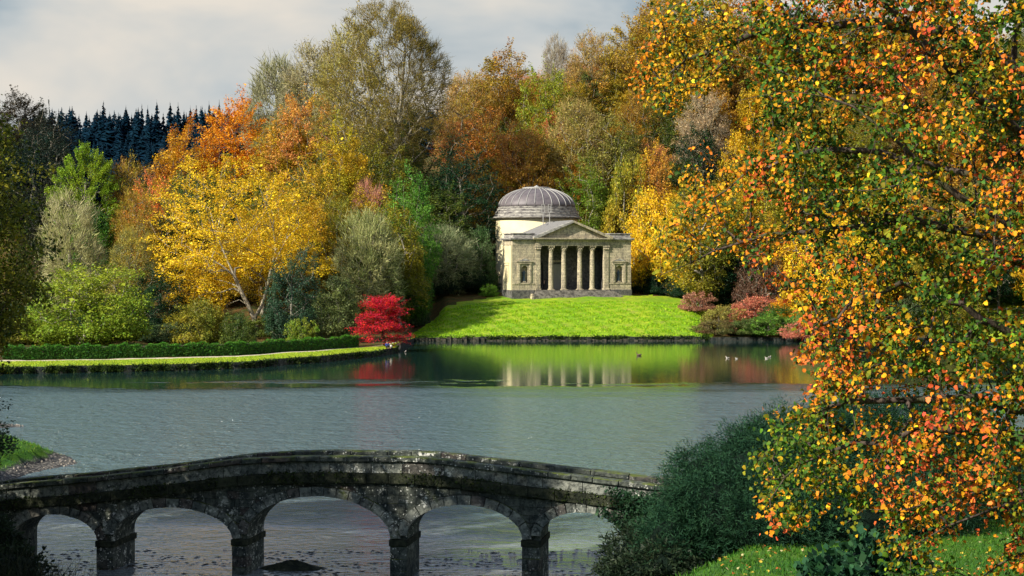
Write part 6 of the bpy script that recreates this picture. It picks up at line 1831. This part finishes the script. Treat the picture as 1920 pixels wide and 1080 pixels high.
g = Geo(); g.ball((0, 0, .2), .2, 10, 7, (1, .7, 1)); g.tube([(-.1, 0, .36), (0, 0, .48), (.1, 0, .36)], .02, 5)
b_ = g.build('bag', M_pale, None, True); b_.location = ((733 - 960) / F * 208.2, 208.2, pen_z(733, 208.2)); tag(b_, 'small pale bag beside the seated person', 'bag')
for i, (lx, lab, rz) in enumerate([(-5.15, 'person in dark clothes standing behind the end pilaster of the portico', .3), (-4.4, 'person in dark clothes standing next to the first round portico column', -.4)]):
    w = to_world(lx, 1.6, .88); person(w, TR + rz, lab, False, M_dark, M_dark)
# pale stone marking the tip of the point
g = Geo(); g.ball((0, 0, .35), .42, 12, 8, (.75, .7, 1.25)); s_ = g.build('boulder', M_pale, None, True); dd_ = 213.5; s_.location = ((746.5 - 960) / F * dd_, dd_, .25); tag(s_, 'pale upright stone at the very tip of the grassy point', 'stone')
# ducks and gulls
t = NT('white_feather'); t.bsdf((.50, .46, .40), .7, .2); M_wf = t.m
t = NT('brown_feather'); t.bsdf((.10, .07, .05), .7, .2); M_bf = t.m
t = NT('bill'); t.bsdf((.6, .28, .03), .5, .3); M_bill = t.m
def duck(px, py, rz, mat, mat2, label, s=1.0):
    d = F * CAMZ / (py - HOR); r = empty('duck', ((px - 960) / F * d, d, 0), rz, label, 'duck')
    g = Geo(); P = []; n = 12
    for k, (x, w_, z0, z1) in enumerate([(-.30, .01, .14, .17), (-.24, .06, .07, .17), (-.12, .11, -.02, .19), (.02, .12, -.04, .18), (.14, .10, -.03, .17), (.21, .05, .02, .17), (.23, .02, .10, .18)]):
        for j in range(n):
            a = 2 * pi * j / n; P.append((x * s, w_ * cos(a) * s, ((z0 + z1) / 2 + (z1 - z0) / 2 * sin(a)) * s))
    g.poly(P, [(i * n + j, i * n + (j + 1) % n, (i + 1) * n + (j + 1) % n, (i + 1) * n + j) for i in range(6) for j in range(n)] + [tuple(range(n)), tuple(range(7 * n - 1, 6 * n - 1, -1))])
    g.tube([(.16 * s, 0, .12 * s), (.20 * s, 0, .22 * s), (.22 * s, 0, .29 * s)], [.05 * s, .035 * s, .04 * s], 8)
    g.ball((.235 * s, 0, .31 * s), .055 * s, 8, 6, (1.15, .9, .9)); g.build('body', mat, r, True)
    g = Geo(); g.box(.28 * s, .36 * s, -.02 * s, .02 * s, .285 * s, .31 * s); g.build('bill', M_bill, r)
    for q in (-1, 1):
        g = Geo(); g.ball((-.05 * s, .10 * q * s, .11 * s), .1 * s, 8, 6, (1.8, .3, .6)); g.build('wing', mat2, r, True)
duck(1364, 672, 2.8, M_wf, M_bf, 'pale duck leading the row of four on the far water', .8)
duck(1381, 673, 3.3, M_wf, M_wf, 'small white duck close behind the leading duck', .6)
duck(1437, 672.5, 3.1, M_wf, M_wf, 'white duck in the pair nearer the pink overhanging bush', .7)
duck(1443, 670, .1, M_wf, M_bf, 'duck just beyond the white one in the pair', .65)
duck(1198, 667, 3.1, M_bf, M_bf, 'lone dark duck on the bright green reflection of the lawn', 1.25)
duck(760, 661, 1.2, M_wf, M_bf, 'tiny white duck off the tip of the grassy point', .8)
# stone edging at the foot of the temple lawn
t = NT('edging_stone'); P = t.new('ShaderNodeNewGeometry').outputs['Position']
t.bsdf(t.mix(t.ramp(t.noise(P, 2.0, 4, .7), [(.4, 0.), (.6, 1.)]), (.012, .016, .012), (.08, .07, .05)), .9, .2); M_edge = t.m
ed = empty('stone_edging', ((900 - 960) / F * 239.7, 239.7, 0), 0, 'low stone edging between the temple lawn and the water', 'wall')
r_ = random.Random(4); u = 778
while u < 1322:
    w_ = r_.uniform(5, 12); u2 = min(u + w_, 1322)
    ds0 = float(far_shore(u)) + .35 * math.sin(u * .05) * (abs(u - 760) > 40) + .15 * math.sin(u * .21) - .12
    x0 = (u - 960) / F * ds0; x1 = (u2 - 960) / F * ds0
    g = Geo(); ox = (900 - 960) / F * 239.7
    g.box(x0 - ox + .02, x1 - ox - .02, ds0 - 239.7 - .25 + r_.uniform(-.05, .05), ds0 - 239.7 + .15, -.5, r_.uniform(.12, .30) if u > 900 else r_.uniform(.3, .6), .02)
    g.build('edging_stone', M_edge, ed); u = u2
# rope fence by the far lawn
fe = empty('rope_fence', ((1895 - 960) / F * 262, 262, pen_z(1895, 262)), 0, 'low post and rope fence along the far small lawn', 'fence')
prev = None
for k, u in enumerate((1835, 1853, 1871, 1888, 1906, 1924, 1942)):
    dx = (u - 1895) / F * 262; zz = pen_z(u, 262) - pen_z(1895, 262)
    g = Geo(); g.tube([(dx, 0, zz - .2), (dx, 0, zz + 1.0)], .06, 6); g.build('post', M_pale, fe)
    if prev is not None:
        g = Geo(); g.tube([(prev[0] + (dx - prev[0]) * f, 0, prev[1] + (zz - prev[1]) * f + .85 - .12 * sin(pi * f)) for f in (0, .25, .5, .75, 1)], .025, 5); g.build('rope', M_pale, fe)
    prev = (dx, zz)
# bright tussocks and small plants over the sloping temple lawn
rngn = np.random.default_rng(55)
n = 60000
u = rngn.uniform(776, 1338, n); d = far_shore(u) + .4 + rngn.uniform(0, 1, n) ** 1.0 * 21
x = (u - 960) / F * d; z = far_z(u, d)
cl = np.sin(x * 2.1 + d * 1.3) + np.sin(x * .7 - d * 2.2) + rngn.normal(0, .8, n)
k = (cl > .2) & (d < np.interp(u, [776, 800, 830, 900, 950, 1340], [248, 256, 262, 262, 262, 262]))
blades('grass', 'tufts of bright grass on the sloping temple lawn', 'grass', np.stack([x, d, z], 1)[k], .12, .32, .05, (.16, .38, .008), (.36, .52, .015), 9, .6)
n = 16000
u = rngn.uniform(-20, 748, n); d = far_shore(u) + rngn.uniform(.05, 8.5, n); x = (u - 960) / F * d
n = 16000
u2 = np.where(rngn.uniform(0, 1, n) < .6, rngn.uniform(-20, 750, n), rngn.uniform(778, 1330, n)); d2 = far_shore(u2) + .35 * np.sin(u2 * .05) * (np.abs(u2 - 760) > 40) + .15 * np.sin(u2 * .21) + rngn.uniform(-.12, .05, n); x2 = (u2 - 960) / F * d2
clump = .5 + .5 * np.sin(u2 * .11) * np.sin(u2 * .043 + 1)
kk = rngn.uniform(0, 1, n) < clump
blades('weeds', 'dark weeds and trailing grass along the bank of the point', 'weeds', np.stack([x2, d2 - .1, rngn.uniform(0, .75, n)], 1)[kk], .15, .5, .05, (.01, .03, .01), (.07, .11, .015), 17, 1.2)
blades('grass', 'short grass of the strip between lake and path', 'grass', np.stack([x, d, far_z(u, d)], 1), .05, .14, .04, (.20, .34, .012), (.42, .46, .03), 10, .6)
